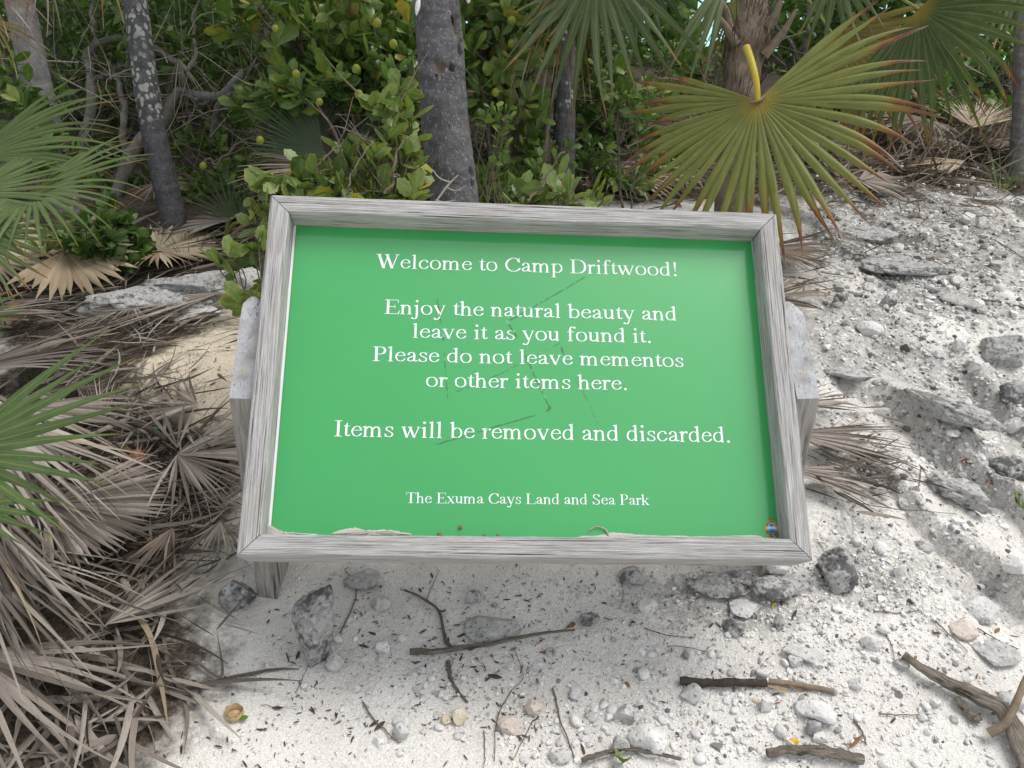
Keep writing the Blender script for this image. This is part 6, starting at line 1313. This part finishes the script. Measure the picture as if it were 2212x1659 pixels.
# ================================================================== ROCKS, STONES AND DEBRIS
def rock(px, py, w_, h_, mat, label, seed, sy=None, sz=None, rot=0., sink=.3, cuts=9, rough=.17, sub=4, name='rock', lean=None, cat='rock', freq=1.4):
    """px,py centre of the rock in the picture, w_,h_ its size there in pixels"""
    p = G(px, py + h_ * .32); d = depth(p); a_ = w_ / 2 * d / FPX; b = h_ / 2 * d / FPX
    sz = b * 1.0 if sz is None else sz * b; sy = a_ * .8 if sy is None else sy * a_
    m = rotz(math.radians(rot))
    if lean is not None:
        c, s = math.cos(lean), math.sin(lean); m = m @ np.array([[c, 0, s], [0, 1, 0], [-s, 0, c]])
    mb = MB(); blob(mb, p + UP * sz * (1 - 2 * sink), [a_, sy, sz], seed, rough, sub, cuts, m, freq=freq)
    return tag(mb.build(name, MT[mat], origin=p, smooth=True), label, cat)
RK = [
 (380, 655, 150, 60, 'rock_grey', 'middle hump of the grey rock ledge left of the sign', 95, dict(sz=.8, sy=.5, rot=20, rough=.32, sub=5, freq=2.4)),
 (688, 1345, 100, 215, 'rock_dark', 'upright dark jagged rock standing under the lower left of the sign', 1, dict(sz=1.5, sy=.9, sink=.26, lean=.06, cuts=9, rough=.26)),
 (515, 1272, 75, 100, 'rock_dark', 'dark rock half hidden by strips beside the left foot of the sign', 2, dict(sz=.9, rough=.3)),
 (1797, 1205, 95, 130, 'rock_dark', 'rough grey rock against the lower right corner of the frame', 3, dict(sz=.85, sy=1.1, rough=.3, sink=.3)),
 (1690, 1250, 150, 60, 'rock_dark', 'dark flat rock under the right end of the bottom rail', 4, dict(sz=.7, sy=.7, rough=.3)),
 (1672, 1226, 58, 34, 'rock_pale', 'pale smooth stone wedged under the bottom rail at right', 5, dict(sz=1.6, sink=.1)),
 (1560, 1250, 150, 55, 'rock_dark', 'low dark stone in the shade under the bottom rail, right of the middle', 6, dict(sz=.55, sy=.6, rough=.3)),
 (1065, 1330, 128, 84, 'rock_grey', 'broad grey half buried rock behind the fallen branch', 7, dict(sz=.45, sy=.7, sink=.42, rough=.3, sub=5)),
 (1272, 1331, 46, 46, 'rock_dark', 'round dark stone below the middle of the sign', 8, dict(sz=.8)),
 (1368, 1235, 64, 44, 'rock_grey', 'grey squarish stone just under the bottom rail', 9, dict(sz=.8, cuts=8)),
 (820, 1293, 46, 48, 'rock_pale', 'pale angular stone right of the upright dark rock', 10, dict(sz=.7, cuts=8)),
 (822, 1392, 42, 36, 'rock_white', 'rounded white stone right of the upright dark rock, above the fallen branch', 11, dict()),
 (722, 1426, 40, 46, 'rock_pale', 'pale crumpled stone at the foot of the upright dark rock', 12, dict(cuts=9)),
 (1022, 1285, 36, 40, 'rock_grey', 'small grey angular stone left of the forked twig', 13, dict(cuts=8)),
 (790, 1235, 90, 50, 'rock_grey', 'grey flat stone under the bottom rail above the upright dark rock', 14, dict(sz=.6)),
 (770, 1482, 36, 30, 'rock_white', 'white wedge shaped stone left of the forked twig end', 15, dict()),
 (992, 1390, 26, 30, 'rock_white', 'white egg shaped stone touching the fallen branch', 16, dict()),
 (1100, 1560, 66, 50, 'rock_pink', 'pinkish flat stone below the middle of the picture', 17, dict(sz=.7)),
 (1152, 1522, 40, 42, 'rock_pink', 'pink capped stone leaning on the pinkish flat stone', 18, dict()),
 (990, 1542, 40, 46, 'rock_yellow', 'white and yellow stone left of the pinkish stones', 19, dict()),
 (962, 1552, 30, 24, 'rock_yellow', 'small yellow stone beside the white and yellow stone', 20, dict()),
 (868, 1572, 46, 44, 'rock_pale', 'pale tilted stone with a dark underside, bottom left of the middle', 21, dict(lean=.5)),
 (820 , 1600, 30, 26, 'rock_white', 'small white stone near the bottom left of the pebbles', 22, dict()),
 (1347, 1535, 60, 46, 'rock_pale', 'rough pale rounded stone left of the white slab', 23, dict()),
 (1400, 1588, 84, 66, 'rock_white', 'big white lump of coral rock near the bottom edge', 24, dict(rough=.3)),
 (1335, 1605, 50, 56, 'rock_grey', 'grey lump beside the big white coral rock', 25, dict()),
 (1210, 1620, 50, 50, 'rock_pale', 'pale blocky stone at the bottom edge, middle', 26, dict()),
 (1765, 1521, 98, 62, 'rock_white', 'large white slab of stone below the dark bark piece', 27, dict(sz=.55, sy=.6, rot=-28, cuts=8, rough=.12)),
 (1653, 1512, 36, 54, 'rock_white', 'upright white stone touching the dark bark piece', 28, dict()),
 (1757, 1566, 38, 42, 'rock_dark', 'dark grey stone under the large white slab', 29, dict()),
 (1772, 1590, 34, 26, 'rock_white', 'small white block below the dark grey stone', 30, dict()),
 (1880, 1382, 50, 38, 'rock_white', 'rounded white stone beside the ribbed shell', 31, dict()),
 (1716, 1422, 34, 30, 'rock_pale', 'pale pitted stone above the dark bark piece', 32, dict()),
 (1765, 1430, 28, 26, 'rock_white', 'round white pebble right of the pale pitted stone', 33, dict()),
 (1735, 1395, 100, 60, 'rock_pale', 'flat pale stone between the bottom rail and the dark bark piece', 34, dict(sz=.35, sy=.7)),
 (1495, 1490, 60, 40, 'rock_pale', 'pale stone at the left end of the dark bark piece', 35, dict()),
 (1398, 1305, 44, 44, 'rock_white', 'angular white stone below the bottom rail, right of the dark round stone', 36, dict(cuts=9)),
 (1590, 1345, 60, 44, 'rock_dark', 'dark grey stone in the shade right of the middle', 37, dict(sz=.6)),
 (1680, 1335, 30, 50, 'rock_pale', 'tall pale stone in front of the dark shaded stones', 38, dict(cuts=8)),
 (1610, 1300, 80, 46, 'rock_pale', 'pale flat stone in the shadow of the sign at right', 39, dict(sz=.5)),
 (2105, 1290, 110, 90, 'rock_pale', 'big pale grey pitted rock at the right, half buried', 40, dict(sz=.4, sy=.8, rough=.25, sink=.35)),
 (2075, 1345, 80, 50, 'rock_pink', 'smooth pale stone under the big pitted rock at right', 41, dict(sz=.5)),
 (2192, 1216, 62, 46, 'rock_white', 'smooth white stone at the right edge', 42, dict()),
 (1940, 1228, 30, 40, 'rock_white', 'angular white stone right of the rough corner rock', 43, dict(cuts=8)),
 (1852, 1165, 30, 26, 'rock_white', 'small white stone above the rough corner rock', 44, dict()),
 (2022, 1515, 30, 28, 'rock_white', 'white stone left of the big driftwood branch', 45, dict()),
 (2140, 1395, 120, 60, 'rock_grey', 'grey flat rock beside the top of the big driftwood branch', 46, dict(sz=.35, sy=.6)),
 (1945, 1430, 34, 32, 'rock_grey', 'grey stone under the end of the big driftwood branch', 47, dict()),
 (1850, 1470, 40, 32, 'rock_white', 'white pebble pair stone left of the big driftwood branch', 48, dict()),
 (1990, 1170, 60, 36, 'rock_grey', 'low grey stone on the sand at right', 49, dict(sz=.6)),
 (2190, 1500, 70, 60, 'rock_pale', 'pale stones edge at the right by the driftwood', 50, dict(sz=.6)),
 # ledges up the slope at right
 (2035, 850, 235, 120, 'rock_grey', 'long grey ledge of rock sloping down to the right, right of the sign', 60, dict(sz=.5, sy=.34, rot=-52, cuts=9, rough=.34, sub=5, freq=2.4)),
 (2060, 1030, 180, 110, 'rock_grey', 'grey ledge of rock low on the right, broken at its lower edge', 61, dict(sz=.5, sy=.42, rot=-50, cuts=9, rough=.34, sub=5, freq=2.4)),
 (2165, 720, 140, 150, 'rock_grey', 'rough white and black rock hollowed underneath at the right edge', 62, dict(sz=.55, sy=.6, rough=.32, sub=5, freq=2.0)),
 (2195, 830, 90, 100, 'rock_dark', 'dark pitted rock at the right edge below the hollowed rock', 63, dict(sz=.6, rough=.3)),
 (2180, 980, 110, 110, 'rock_dark', 'dark crumbling rock at the right edge beside the dark ledge', 64, dict(sz=.5, rough=.3)),
 (1960, 560, 190, 70, 'rock_grey', 'low grey slab right of the tips of the big hanging leaf', 65, dict(sz=.45, sy=.7, rough=.25, sub=5, freq=2.2)),
 (1880, 490, 150, 60, 'rock_grey', 'grey weathered ground rock under the tips of the big hanging leaf', 66, dict(sz=.4, sy=.8, rough=.25, sub=5, freq=2.2)),
 (2080, 640, 110, 50, 'rock_grey', 'small grey ledge above the long ledge at right', 67, dict(sz=.45, sy=.5, rot=-30, rough=.25)),
 (1840, 790, 110, 60, 'rock_grey', 'flat grey rock right of the right post', 68, dict(sz=.35, sy=.6, rough=.25)),
 (1800, 1420, 4, 4, 'rock_white', '', 0, None),
 (2120, 420, 150, 50, 'rock_grey', 'flat grey slab at the right edge below the leaf pile', 69, dict(sz=.35, sy=.6)),
 (2090, 470, 34, 32, 'rock_white', 'pair of round white stones, the left one, high on the right slope', 70, dict()),
 (2118, 478, 26, 36, 'rock_white', 'pair of round white stones, the right one, high on the right slope', 71, dict()),
 (1918, 645, 36, 34, 'rock_grey', 'roundish grey stone above the right post', 72, dict()),
 (1876, 705, 60, 30, 'rock_white', 'white flat stone right of the top of the right post', 73, dict(cuts=8)),
 (2068, 742, 32, 32, 'rock_white', 'bright white angular stone above the long ledge', 74, dict(cuts=9)),
 (2028, 762, 30, 24, 'rock_white', 'white block just left of the bright angular stone', 75, dict(cuts=9)),
 (2182, 748, 36, 28, 'rock_white', 'white chip lying on the hollowed rock at the right edge', 76, dict(cuts=9)),
 (2105, 790, 40, 30, 'rock_white', 'pale white flake between the long ledge and the dark pitted rock', 77, dict(cuts=9)),
 (2190, 905, 44, 50, 'rock_white', 'white stone at the right edge above the dark crumbling rock', 78, dict()),
 (1905, 885, 36, 24, 'rock_white', 'white stone above the fan of strips right of the post', 79, dict()),
 (2065, 605, 36, 26, 'rock_white', 'small white stone high on the right slope', 80, dict()),
 (2160, 620, 30, 22, 'rock_white', 'small white stone near the right edge above the hollowed rock', 81, dict()),
 (1810, 645, 40, 36, 'rock_grey', 'grey stone by the dark strips above the right post', 82, dict()),
 # ledge and stones left of the sign
 (300, 645, 260, 96, 'rock_grey', 'long pale grey rock ledge behind the leaf bundle, left of the sign', 90, dict(sz=.9, sy=.45, rot=12, rough=.3, sub=5, freq=2.4)),
 (440, 605, 230, 90, 'rock_grey', 'rough white and grey rock behind the left post top', 91, dict(sz=1.0, sy=.5, rot=8, rough=.32, sub=5, freq=2.4)),
 (215, 670, 90, 46, 'rock_grey', 'low grey rock at the left end of the ledge', 92, dict(sz=.9, rough=.3)),
 (530, 595, 90, 80, 'rock_pale', 'rounded pale rock between the ledge and the frame', 93, dict(sz=.9, rough=.25)),
 (420, 670, 110, 40, 'rock_pale', 'cream rock edge below the ledge, near the left post', 94, dict(sz=.6, rough=.2)),
]
for (px, py, w_, hh_, mt, lb, sd_, kw) in RK:
    if kw is not None: rock(px, py, w_, hh_, mt, lb, sd_ + 200, **kw)

# pebbles, one object each, copies of a few shapes
g = np.random.default_rng(77)
SHP = []
for i in range(10):
    mb = MB(); blob(mb, (0, 0, 0), (1, g.uniform(.7, .95), g.uniform(.5, .75)), 900 + i, .16, 3, 6); SHP.append(mb.mesh('pebble'))
PB = {'rock_white': ('small white limestone pebble lying on the sand', 'white pebbles on the sand'), 'rock_pale': ('small pale grey limestone pebble lying on the sand', 'pale grey pebbles on the sand'),
      'rock_grey': ('small grey limestone pebble lying on the sand', 'grey pebbles on the sand'), 'rock_dark': ('small dark grey pebble lying on the sand', 'dark pebbles on the sand')}
MESH = {}
def blocked(px, py): return (500 < px < 1765 and 400 < py < 1215) or px < 470 - .25 * max(0, py - 1300) * 0 and py < 1300 or (px < 420)
cnt = 0
while cnt < 290:
    z = g.random()
    if z < .42: px, py = g.normal(1380, 190), g.normal(1540, 70)
    elif z < .62: px, py = g.uniform(1500, 2212), g.uniform(1260, 1660)
    elif z < .72: px, py = g.uniform(560, 1500), g.uniform(1240, 1660)
    elif z < .92: px, py = g.uniform(1760, 2212), g.uniform(480, 1260)
    else: px, py = g.normal(900, 70), g.normal(1480, 40)
    if not (0 < px < 2212 and 0 < py < 1655) or blocked(px, py) or (px < 560 and py > 1200): continue
    p = G(px, py); r_ = min(.017, max(.0042, g.lognormal(math.log(.0066), .42))) * (1.5 if px > 1760 and py < 1260 else 1)
    mt = g.choice(['rock_white', 'rock_pale', 'rock_grey', 'rock_dark'], p=[.68, .22, .08, .02]); k = int(g.integers(10))
    if (mt, k) not in MESH:
        me = SHP[k].copy(); me.name = 'pebble'; me.materials.append(MT[mt.replace('rock', 'pebble')]); o = bpy.data.objects.new('pebble', me); COL.objects.link(o); MESH[(mt, k)] = o
        o['category'] = 'pebble'
    else:
        o = MESH[(mt, k)].copy(); COL.objects.link(o)
    o['label'], o['group'] = PB[mt]
    o.location = (p[0], p[1], p[2] + r_ * .22); o.scale = (r_, r_, r_); o.rotation_euler = (g.normal(0, .25), g.normal(0, .25), g.uniform(0, 6.28)); cnt += 1
# gravel: past counting
def gravel(spec, seed):
    g = np.random.default_rng(seed); v0, f0 = ICO[1]; mb = MB(); VV, FF, AA = [], [], []; nn = 0
    for (px, py, rx, ry, n, r0, dk) in spec:
        x, y = g.normal(px, rx, n), g.normal(py, ry, n)
        ok = np.array([-80 < a_ < 2300 and 300 < b_ < 1720 and not blocked(a_, b_) for a_, b_ in zip(x, y)])
        for p in GV(x[ok], y[ok]):
            r_ = r0 * g.lognormal(0, .45)
            v = v0 * (1 + .28 * g.normal(0, 1, (len(v0), 1))).clip(.5, 1.5) * np.array([1, g.uniform(.6, 1), g.uniform(.45, .9)]) * r_
            v = v @ rotz(g.uniform(0, 6.28)).T + p + UP * r_ * .15
            VV.append(v); FF.append(f0 + nn); nn += len(v0); a_ = np.zeros((len(v0), 3)); a_[:, 2] = np.clip(g.beta(3, 1.3) if g.random() > dk else g.uniform(0, .4), 0, 1); AA.append(a_)
    mb.add(np.concatenate(VV), np.concatenate(FF), np.concatenate(AA))
    tag(mb.build('gravel', MT['gravel'], smooth=False), 'crumbs of white and grey limestone gravel scattered over the sand', 'gravel', None, 'stuff')
gravel([(1400, 1540, 230, 80, 1500, .0026, .1), (1850, 1400, 230, 150, 2600, .0024, .15), (1300, 1380, 420, 110, 1000, .0018, .3), (2000, 800, 170, 280, 3600, .0042, .35), (1950, 560, 190, 90, 1900, .0055, .35), (900, 1490, 200, 80, 500, .002, .15), (1750, 1250, 260, 60, 900, .0022, .3), (700, 1450, 120, 90, 160, .0017, .1),
        (1450, 430, 150, 20, 160, .006, .2), (1950, 440, 170, 30, 300, .006, .2)], 78)
# dark crumbs of leaf and bark
def crumbs(spec, mat, seed, label, name='leaf_debris', L0=.0058):
    g = np.random.default_rng(seed); mb = MB()
    P, A = [], []
    for (px, py, rx, ry, n) in spec:
        for i in range(n):
            x, y = g.normal(px, rx), g.normal(py, ry)
            if not (-80 < x < 2300 and 300 < y < 1720) or (500 < x < 1765 and 400 < y < 1215): continue
            P.append((x, y))
    P = np.array(P); P = GV(P[:, 0], P[:, 1]); n = len(P); an = g.uniform(0, 6.28, n); L = L0 * g.lognormal(0, .5, n); wv = L * g.uniform(.12, .38, n)
    ribbons(mb, P - np.stack([np.cos(an), np.sin(an), 0 * an], 1) * L[:, None] * .5, np.stack([np.cos(an), np.sin(an), g.normal(0, .15, n)], 1), UP + g.normal(0, .3, (n, 3)), L, lambda s: wv * .5 * (math.sin(math.pi * min(.97, .12 + s * .8))), K=3, ground=True, lay=g.uniform(.001, .003, n), fold=.5)
    tag(mb.build(name, MT[mat]), label, 'debris', None, 'stuff')
crumbs([(1000, 1290, 230, 60, 420), (700, 1530, 170, 90, 260), (1150, 1450, 300, 90, 230), (1500, 1350, 220, 70, 190), (1800, 1450, 250, 120, 160), (420, 780, 60, 60, 260), (1980, 800, 160, 260, 700), (1950, 480, 180, 60, 900), (1120, 1560, 40, 50, 160), (960, 1450, 40, 40, 120), (540, 1620, 90, 40, 40)], 'litter', 79, 'small dark crumbs of leaf and bark strewn over the sand')
crumbs([(1200, 1420, 260, 120, 60), (1800, 1480, 260, 120, 90), (2000, 800, 160, 260, 90), (820, 1500, 160, 80, 30)], 'leaf_dry', 80, 'small rust brown leaf scraps strewn over the sand', 'leaf_scraps', .008)
# fine twigs on the ground: each its own
def twig(pts, r0, r1, mat, label, seed=0, z=.004, sides=7, rough=.15, amp=.0015, name='twig', cat='twig', n=26, forks=()):
    mb = MB(); P = smooth_path([G(p[0], p[1], z + (p[2] if len(p) > 2 else 0)) for p in pts], n, amp, seed); tube(mb, P, np.linspace(r0, r1, n), sides, rough=rough, seed=seed)
    for f in forks: tube(mb, smooth_path([G(p[0], p[1], z + (p[2] if len(p) > 2 else 0)) for p in f], 14, amp, seed + 3), np.linspace(r0 * .7, r1 * .6, 14), sides, rough=rough, seed=seed)
    return tag(mb.build(name, MT[mat], origin=P[0]), label, cat)
twig([(885, 1418, .006), (960, 1416, .008), (1060, 1400, .006), (1160, 1380, .006), (1240, 1372, .006)], .0065, .0022, 'drift', 'long fallen branch lying across the sand below the sign', 1, .006, 12, .22, .002, 'fallen_branch', 'branch')
twig([(872, 1278), (905, 1292), (940, 1315), (955, 1345), (962, 1385), (975, 1402)], .0022, .0038, 'drift', 'bent brown twig running down to the long fallen branch', 2, .005, 9, .25, .002, forks=[[(948, 1322), (955, 1325), (962, 1322)]])
twig([(968, 1432), (972, 1462), (985, 1490), (1010, 1520)], .0045, .002, 'drift', 'short brown twig below the long fallen branch', 3)
P_ = [(1468, 1480, .006), (1530, 1484, .008), (1600, 1484, .008), (1655, 1483, .006)]
twig(P_, .0085, .007, 'dark_bark', 'dark piece of bark with pale patches lying on the sand, lower right', 4, .004, 12, .3, .002, 'bark_piece', 'bark', 40)
twig([(1660, 1480, .006), (1720, 1487, .006), (1800, 1500, .004)], .006, .005, 'petiole_dead', 'flat pinkish brown stalk beside the dark bark piece', 5, .004, 6)
twig([(1945, 1432, .016), (1985, 1462, .016), (2040, 1492, .018), (2100, 1525, .02), (2160, 1560, .02), (2200, 1640, .018), (2230, 1700, .015)], .0075, .019, 'drift', 'thick twisted driftwood branch in the lower right corner', 6, .006, 20, .3, .004, 'driftwood_branch', 'driftwood', 70, forks=[[(2060, 1520, .01), (2085, 1545, .005), (2110, 1562, .0)]])
twig([(2130, 1600, .01), (2160, 1592, .03), (2178, 1560, .06), (2192, 1520, .075), (2196, 1505, .06)], .009, .005, 'petiole_dead', 'curled strip of brown bark on the thick driftwood branch', 7, .01, 6, .2, .002, 'bark_strip', 'bark')
twig([(1655, 1640, .01), (1720, 1632, .012), (1790, 1640, .012), (1860, 1655, .01)], .008, .010, 'drift', 'weathered chunk of driftwood at the bottom edge, right of the middle', 8, .006, 14, .3, .003, 'driftwood', 'driftwood', 40)
twig([(1255, 1655, .01), (1300, 1640, .012), (1350, 1630, .012), (1410, 1640, .01), (1470, 1650, .008)], .005, .003, 'drift', 'driftwood stick at the bottom edge beside the green sprout', 9, .004, 12, .3, .003, 'driftwood', 'driftwood', 40)
twig([(300, 965, .05), (335, 985, .055), (370, 1003, .05)], .010, .006, 'dark_bark', 'dark curved leaf stalk lying beside the grey brown fan', 10, .02, 9, .1, .001, 'leaf_stalk', 'stalk')
for i, (pts, r_, lb) in enumerate((
    ([(785, 1520), (815, 1565), (860, 1608)], .0024, 'straight brown twig on the sand beside the tilted pale stone'),
    ([(1105, 1495), (1085, 1530), (1070, 1575), (1068, 1650)], .0016, 'thin dark twig running down left of the pinkish stones'),
    ([(1150, 1560), (1130, 1600), (1110, 1640)], .0014, 'thin dark twig under the pinkish flat stone'),
    ([(1195, 1490), (1205, 1540), (1225, 1600), (1240, 1640)], .0026, 'dark twig standing out between the pinkish and the white stones'),
    ([(1110, 1400), (1125, 1440), (1130, 1460)], .0012, 'short thin twig below the fallen branch'),
    ([(1045, 1580), (1048, 1620), (1046, 1658)], .0016, 'thin upright twig near the bottom edge'),
    ([(1130, 1465), (1120, 1480), (1100, 1500)], .0012, 'tiny twig with a green tip left of the pink capped stone'),
    ([(1390, 1360), (1440, 1375), (1500, 1380)], .0016, 'thin dark twig right of the fallen branch'),
    ([(1440, 1400), (1480, 1400), (1530, 1412)], .0013, 'thin twig above the dark bark piece'),
    ([(1885, 1322), (1940, 1327), (1990, 1320)], .0016, 'thin brown twig lying on open sand at right'),
    ([(2020, 1345), (2060, 1385), (2090, 1410)], .0017, 'thin twig below the big pitted rock'),
    ([(1900, 1352), (1925, 1395), (1930, 1430)], .0015, 'thin upright twig beside the rounded white stone'),
    ([(2110, 1360), (2160, 1390), (2200, 1405)], .0017, 'thin twig at the right edge above the driftwood'),
    ([(1845, 1560), (1865, 1590), (1870, 1612)], .0026, 'short dark stick below the white pebbles, lower right'),
    ([(1900, 1545), (1950, 1548), (2010, 1545)], .0018, 'dark flat twig left of the driftwood branch'),
    ([(640, 1500), (655, 1465), (672, 1430)], .0012, 'thin twig leaning below the upright dark rock'),
    ([(565, 1525), (600, 1530), (640, 1530)], .0008, 'hair thin stem beside the nut shell'),
    ([(735, 1370), (760, 1320), (770, 1270), (745, 1235)], .0022, 'thin bent twig right of the upright dark rock'),
    ([(920, 1300), (935, 1265), (950, 1235)], .0014, 'thin twig under the bottom rail left of the middle'),
    ([(1340, 1250), (1345, 1285), (1338, 1320)], .0012, 'thin root hanging under the bottom rail in the middle'),
    ([(1985, 960), (1988, 1020), (1980, 1090), (2010, 1110)], .0016, 'thin stem standing at the tips of the grey fan right of the sign'),
    ([(1830, 1085), (1920, 1100), (2010, 1108), (2060, 1112)], .0016, 'long thin stem on the sand below the grey fan right of the sign'),
    ([(2120, 650), (2160, 655), (2212, 668)], .005, 'grey stick at the right edge above the hollowed rock'),
    ([(2140, 515), (2180, 540), (2212, 560)], .003, 'thin stick at the right edge high on the slope'))):
    twig(pts, r_ * .75, r_ * .45, 'twig', lb, 30 + i, .004, 6, .15, .002)
# small finds
p = G(507, 1548); mb = MB(); n = 22; V = []; a_ = np.arange(n) * 2 * math.pi / n
for k, (rr, zz) in enumerate(((.0155, .012), (.0165, .004), (.014, -.003), (.012, .0), (.013, .006), (.0148, .0125))): V.append(np.stack([np.cos(a_) * rr * (1 + .06 * np.sin(3 * a_)), np.sin(a_) * rr, zz + .0016 * np.sin(5 * a_) * (k in (0, 5)) + 0 * a_], 1))
V = np.array(V); k = np.arange(5)[:, None] * n; j = np.arange(n)[None]; mb.add(V + p + UP * .004, np.stack([k + j, k + (j + 1) % n, k + n + (j + 1) % n, k + n + j], -1).reshape(-1, 4)); mb.add(np.array([V[2].mean(0) + p + UP * .007] + list(V[3] + p + UP * .004)), [[0, 1 + i, 1 + (i + 1) % n] for i in range(n)])
tag(mb.build('nut_shell', MT['husk'], origin=p), 'open half of a small yellow brown nut shell on the sand at lower left', 'nut shell')
mb = MB(); p = G(515, 1560); leaves(mb, np.array([p + UP * .006]), np.array([[.8, .3, .1]]), np.array([[0, 0, 1.]]), np.array([.018]), np.array([.012]), K=5, shape='round'); tag(mb.build('fallen_leaf', MT['leaf_whorl'], origin=p), 'small green leaf under the nut shell', 'leaf')
p = G(338, 967, .05); mb = MB()
for i in range(9): blob(mb, p + rng.normal(0, .0045, 3), [.0045, .004, .003], 60 + i, .3, 2)
tag(mb.build('plastic_scrap', MT['turquoise'], origin=p), 'crumpled turquoise scrap of plastic at the hub of the grey brown fan', 'plastic scrap')
p = G(300, 1020, .03); mb = MB(); blob(mb, p, [.022, .022, .030], 61, .2, 4, 2)
gg = np.random.default_rng(3); aa = gg.uniform(0, 6.28, 120); ribbons(mb, p + np.stack([np.cos(aa) * .02, np.sin(aa) * .02, gg.uniform(-.02, .03, 120)], 1), np.stack([np.cos(aa), np.sin(aa), gg.normal(0, 1, 120)], 1), UP, gg.uniform(.012, .035, 120), lambda s: .0008 * (1 - s), K=4, curl=gg.normal(0, 25, (120, 3)))
tag(mb.build('fibre_clump', MT['red_fibre'], origin=p), 'reddish brown clump of palm fibre under the dark curved stalk', 'palm fibre')
p = G(1908, 1368, .008); mb = MB()
for k in range(13):
    f = k / 12; r_ = .0078 * math.sin(math.pi * (.14 + .76 * f)) ** .7; blob(mb, p + np.array([.9, -.42, 0]) * (.019 * (f - .5)), [r_] * 3, k, .04, 2)
tag(mb.build('snail_shell', MT['shell'], origin=p), 'ribbed grey white snail shell on the ground beside the rounded white stone', 'shell')
for (px, py, L, an, mat, lb) in ((1668, 1318, .022, 1.2, 'leaf_gold', 'bright yellow fallen leaf below the right end of the bottom rail'), (1690, 1603, .030, -.1, 'leaf_gold', 'curled yellow and brown fallen leaf near the bottom, right of the middle'), (1362, 1492, .020, 2., 'leaf_dry', 'rust red fallen leaf beside the pale rounded stone'),
                                (1220, 1362, .03, .6, 'leaf_dry', 'brown crumpled leaf at the thin end of the fallen branch'), (1036, 1432, .014, 2.4, 'leaf_dry', 'small rust coloured leaf under the fallen branch'), (1560, 600, .02, 1, 'leaf_dry', ''), (1790, 640, .03, 1.2, 'leaf_dry', 'rust brown leaf standing between the stones above the right post'), (1640, 1530, .02, 1.9, 'husk', 'tan folded leaf scrap at the right end of the dark bark piece')):
    if not lb: continue
    p = G(px, py, .005); mb = MB(); leaves(mb, np.array([p]), np.array([[math.cos(an), math.sin(an), .15]]), np.array([[.3, -.3, 1.]]), np.array([L]), np.array([L * .42]), K=6, bend=1., fold=.5); tag(mb.build('fallen_leaf', MT[mat], origin=p), lb, 'leaf')
for (px, py, n, hh_, lb) in ((1345, 1650, 5, .05, 'small green sprout at the bottom edge, on the driftwood stick'), (2205, 1100, 4, .05, 'green leaf tips poking in at the right edge')):
    p = G(px, py); mb = MB(); gg = np.random.default_rng(px); aa = gg.uniform(0, 6.28, n)
    leaves(mb, np.repeat(p[None], n, 0), np.stack([np.cos(aa) * .5, np.sin(aa) * .5, 1 + 0 * aa], 1), np.stack([-np.cos(aa), -np.sin(aa), .5 + 0 * aa], 1), gg.uniform(.6, 1, n) * hh_, hh_ * .3, K=5, r=gg.uniform(.5, .9, n)); tag(mb.build('sprout', MT['leaf_bush'], origin=p), lb, 'plant')
# grass tufts by the trunks
def tuft(px, py, t, label, n=26, L=.12, seed=0):
    p = at(px, py, t); p[2] = hgt(p[0], p[1]); g = np.random.default_rng(seed); aa = g.uniform(0, 6.28, n); mb = MB()
    ribbons(mb, p + np.stack([np.cos(aa), np.sin(aa), 0 * aa], 1) * .03, np.stack([np.cos(aa) * .7, np.sin(aa) * .7, 1 + 0 * aa], 1), np.stack([-np.cos(aa), -np.sin(aa), .4 + 0 * aa], 1), L * g.uniform(.5, 1.2, n), lambda s: .0025 * (1 - s * .95), K=6, droop=4.)
    tag(mb.build('grass_tuft', MT['frond_fresh'], origin=p), label, 'grass tuft')
tuft(400, 520, 2.85, 'small tuft of thin green grass at the foot of the lichen-spotted trunk', seed=1)
tuft(1060, 420, 2.5, 'tuft of grass right of the foot of the thick trunk', seed=2)
tuft(2185, 345, 3.6, 'tuft of long green grass at the right edge beside the cut off trunk', L=.2, seed=3)
tuft(1235, 400, 2.9, 'tuft of broad grass at the foot of the upright dark trunk', L=.12, seed=4)
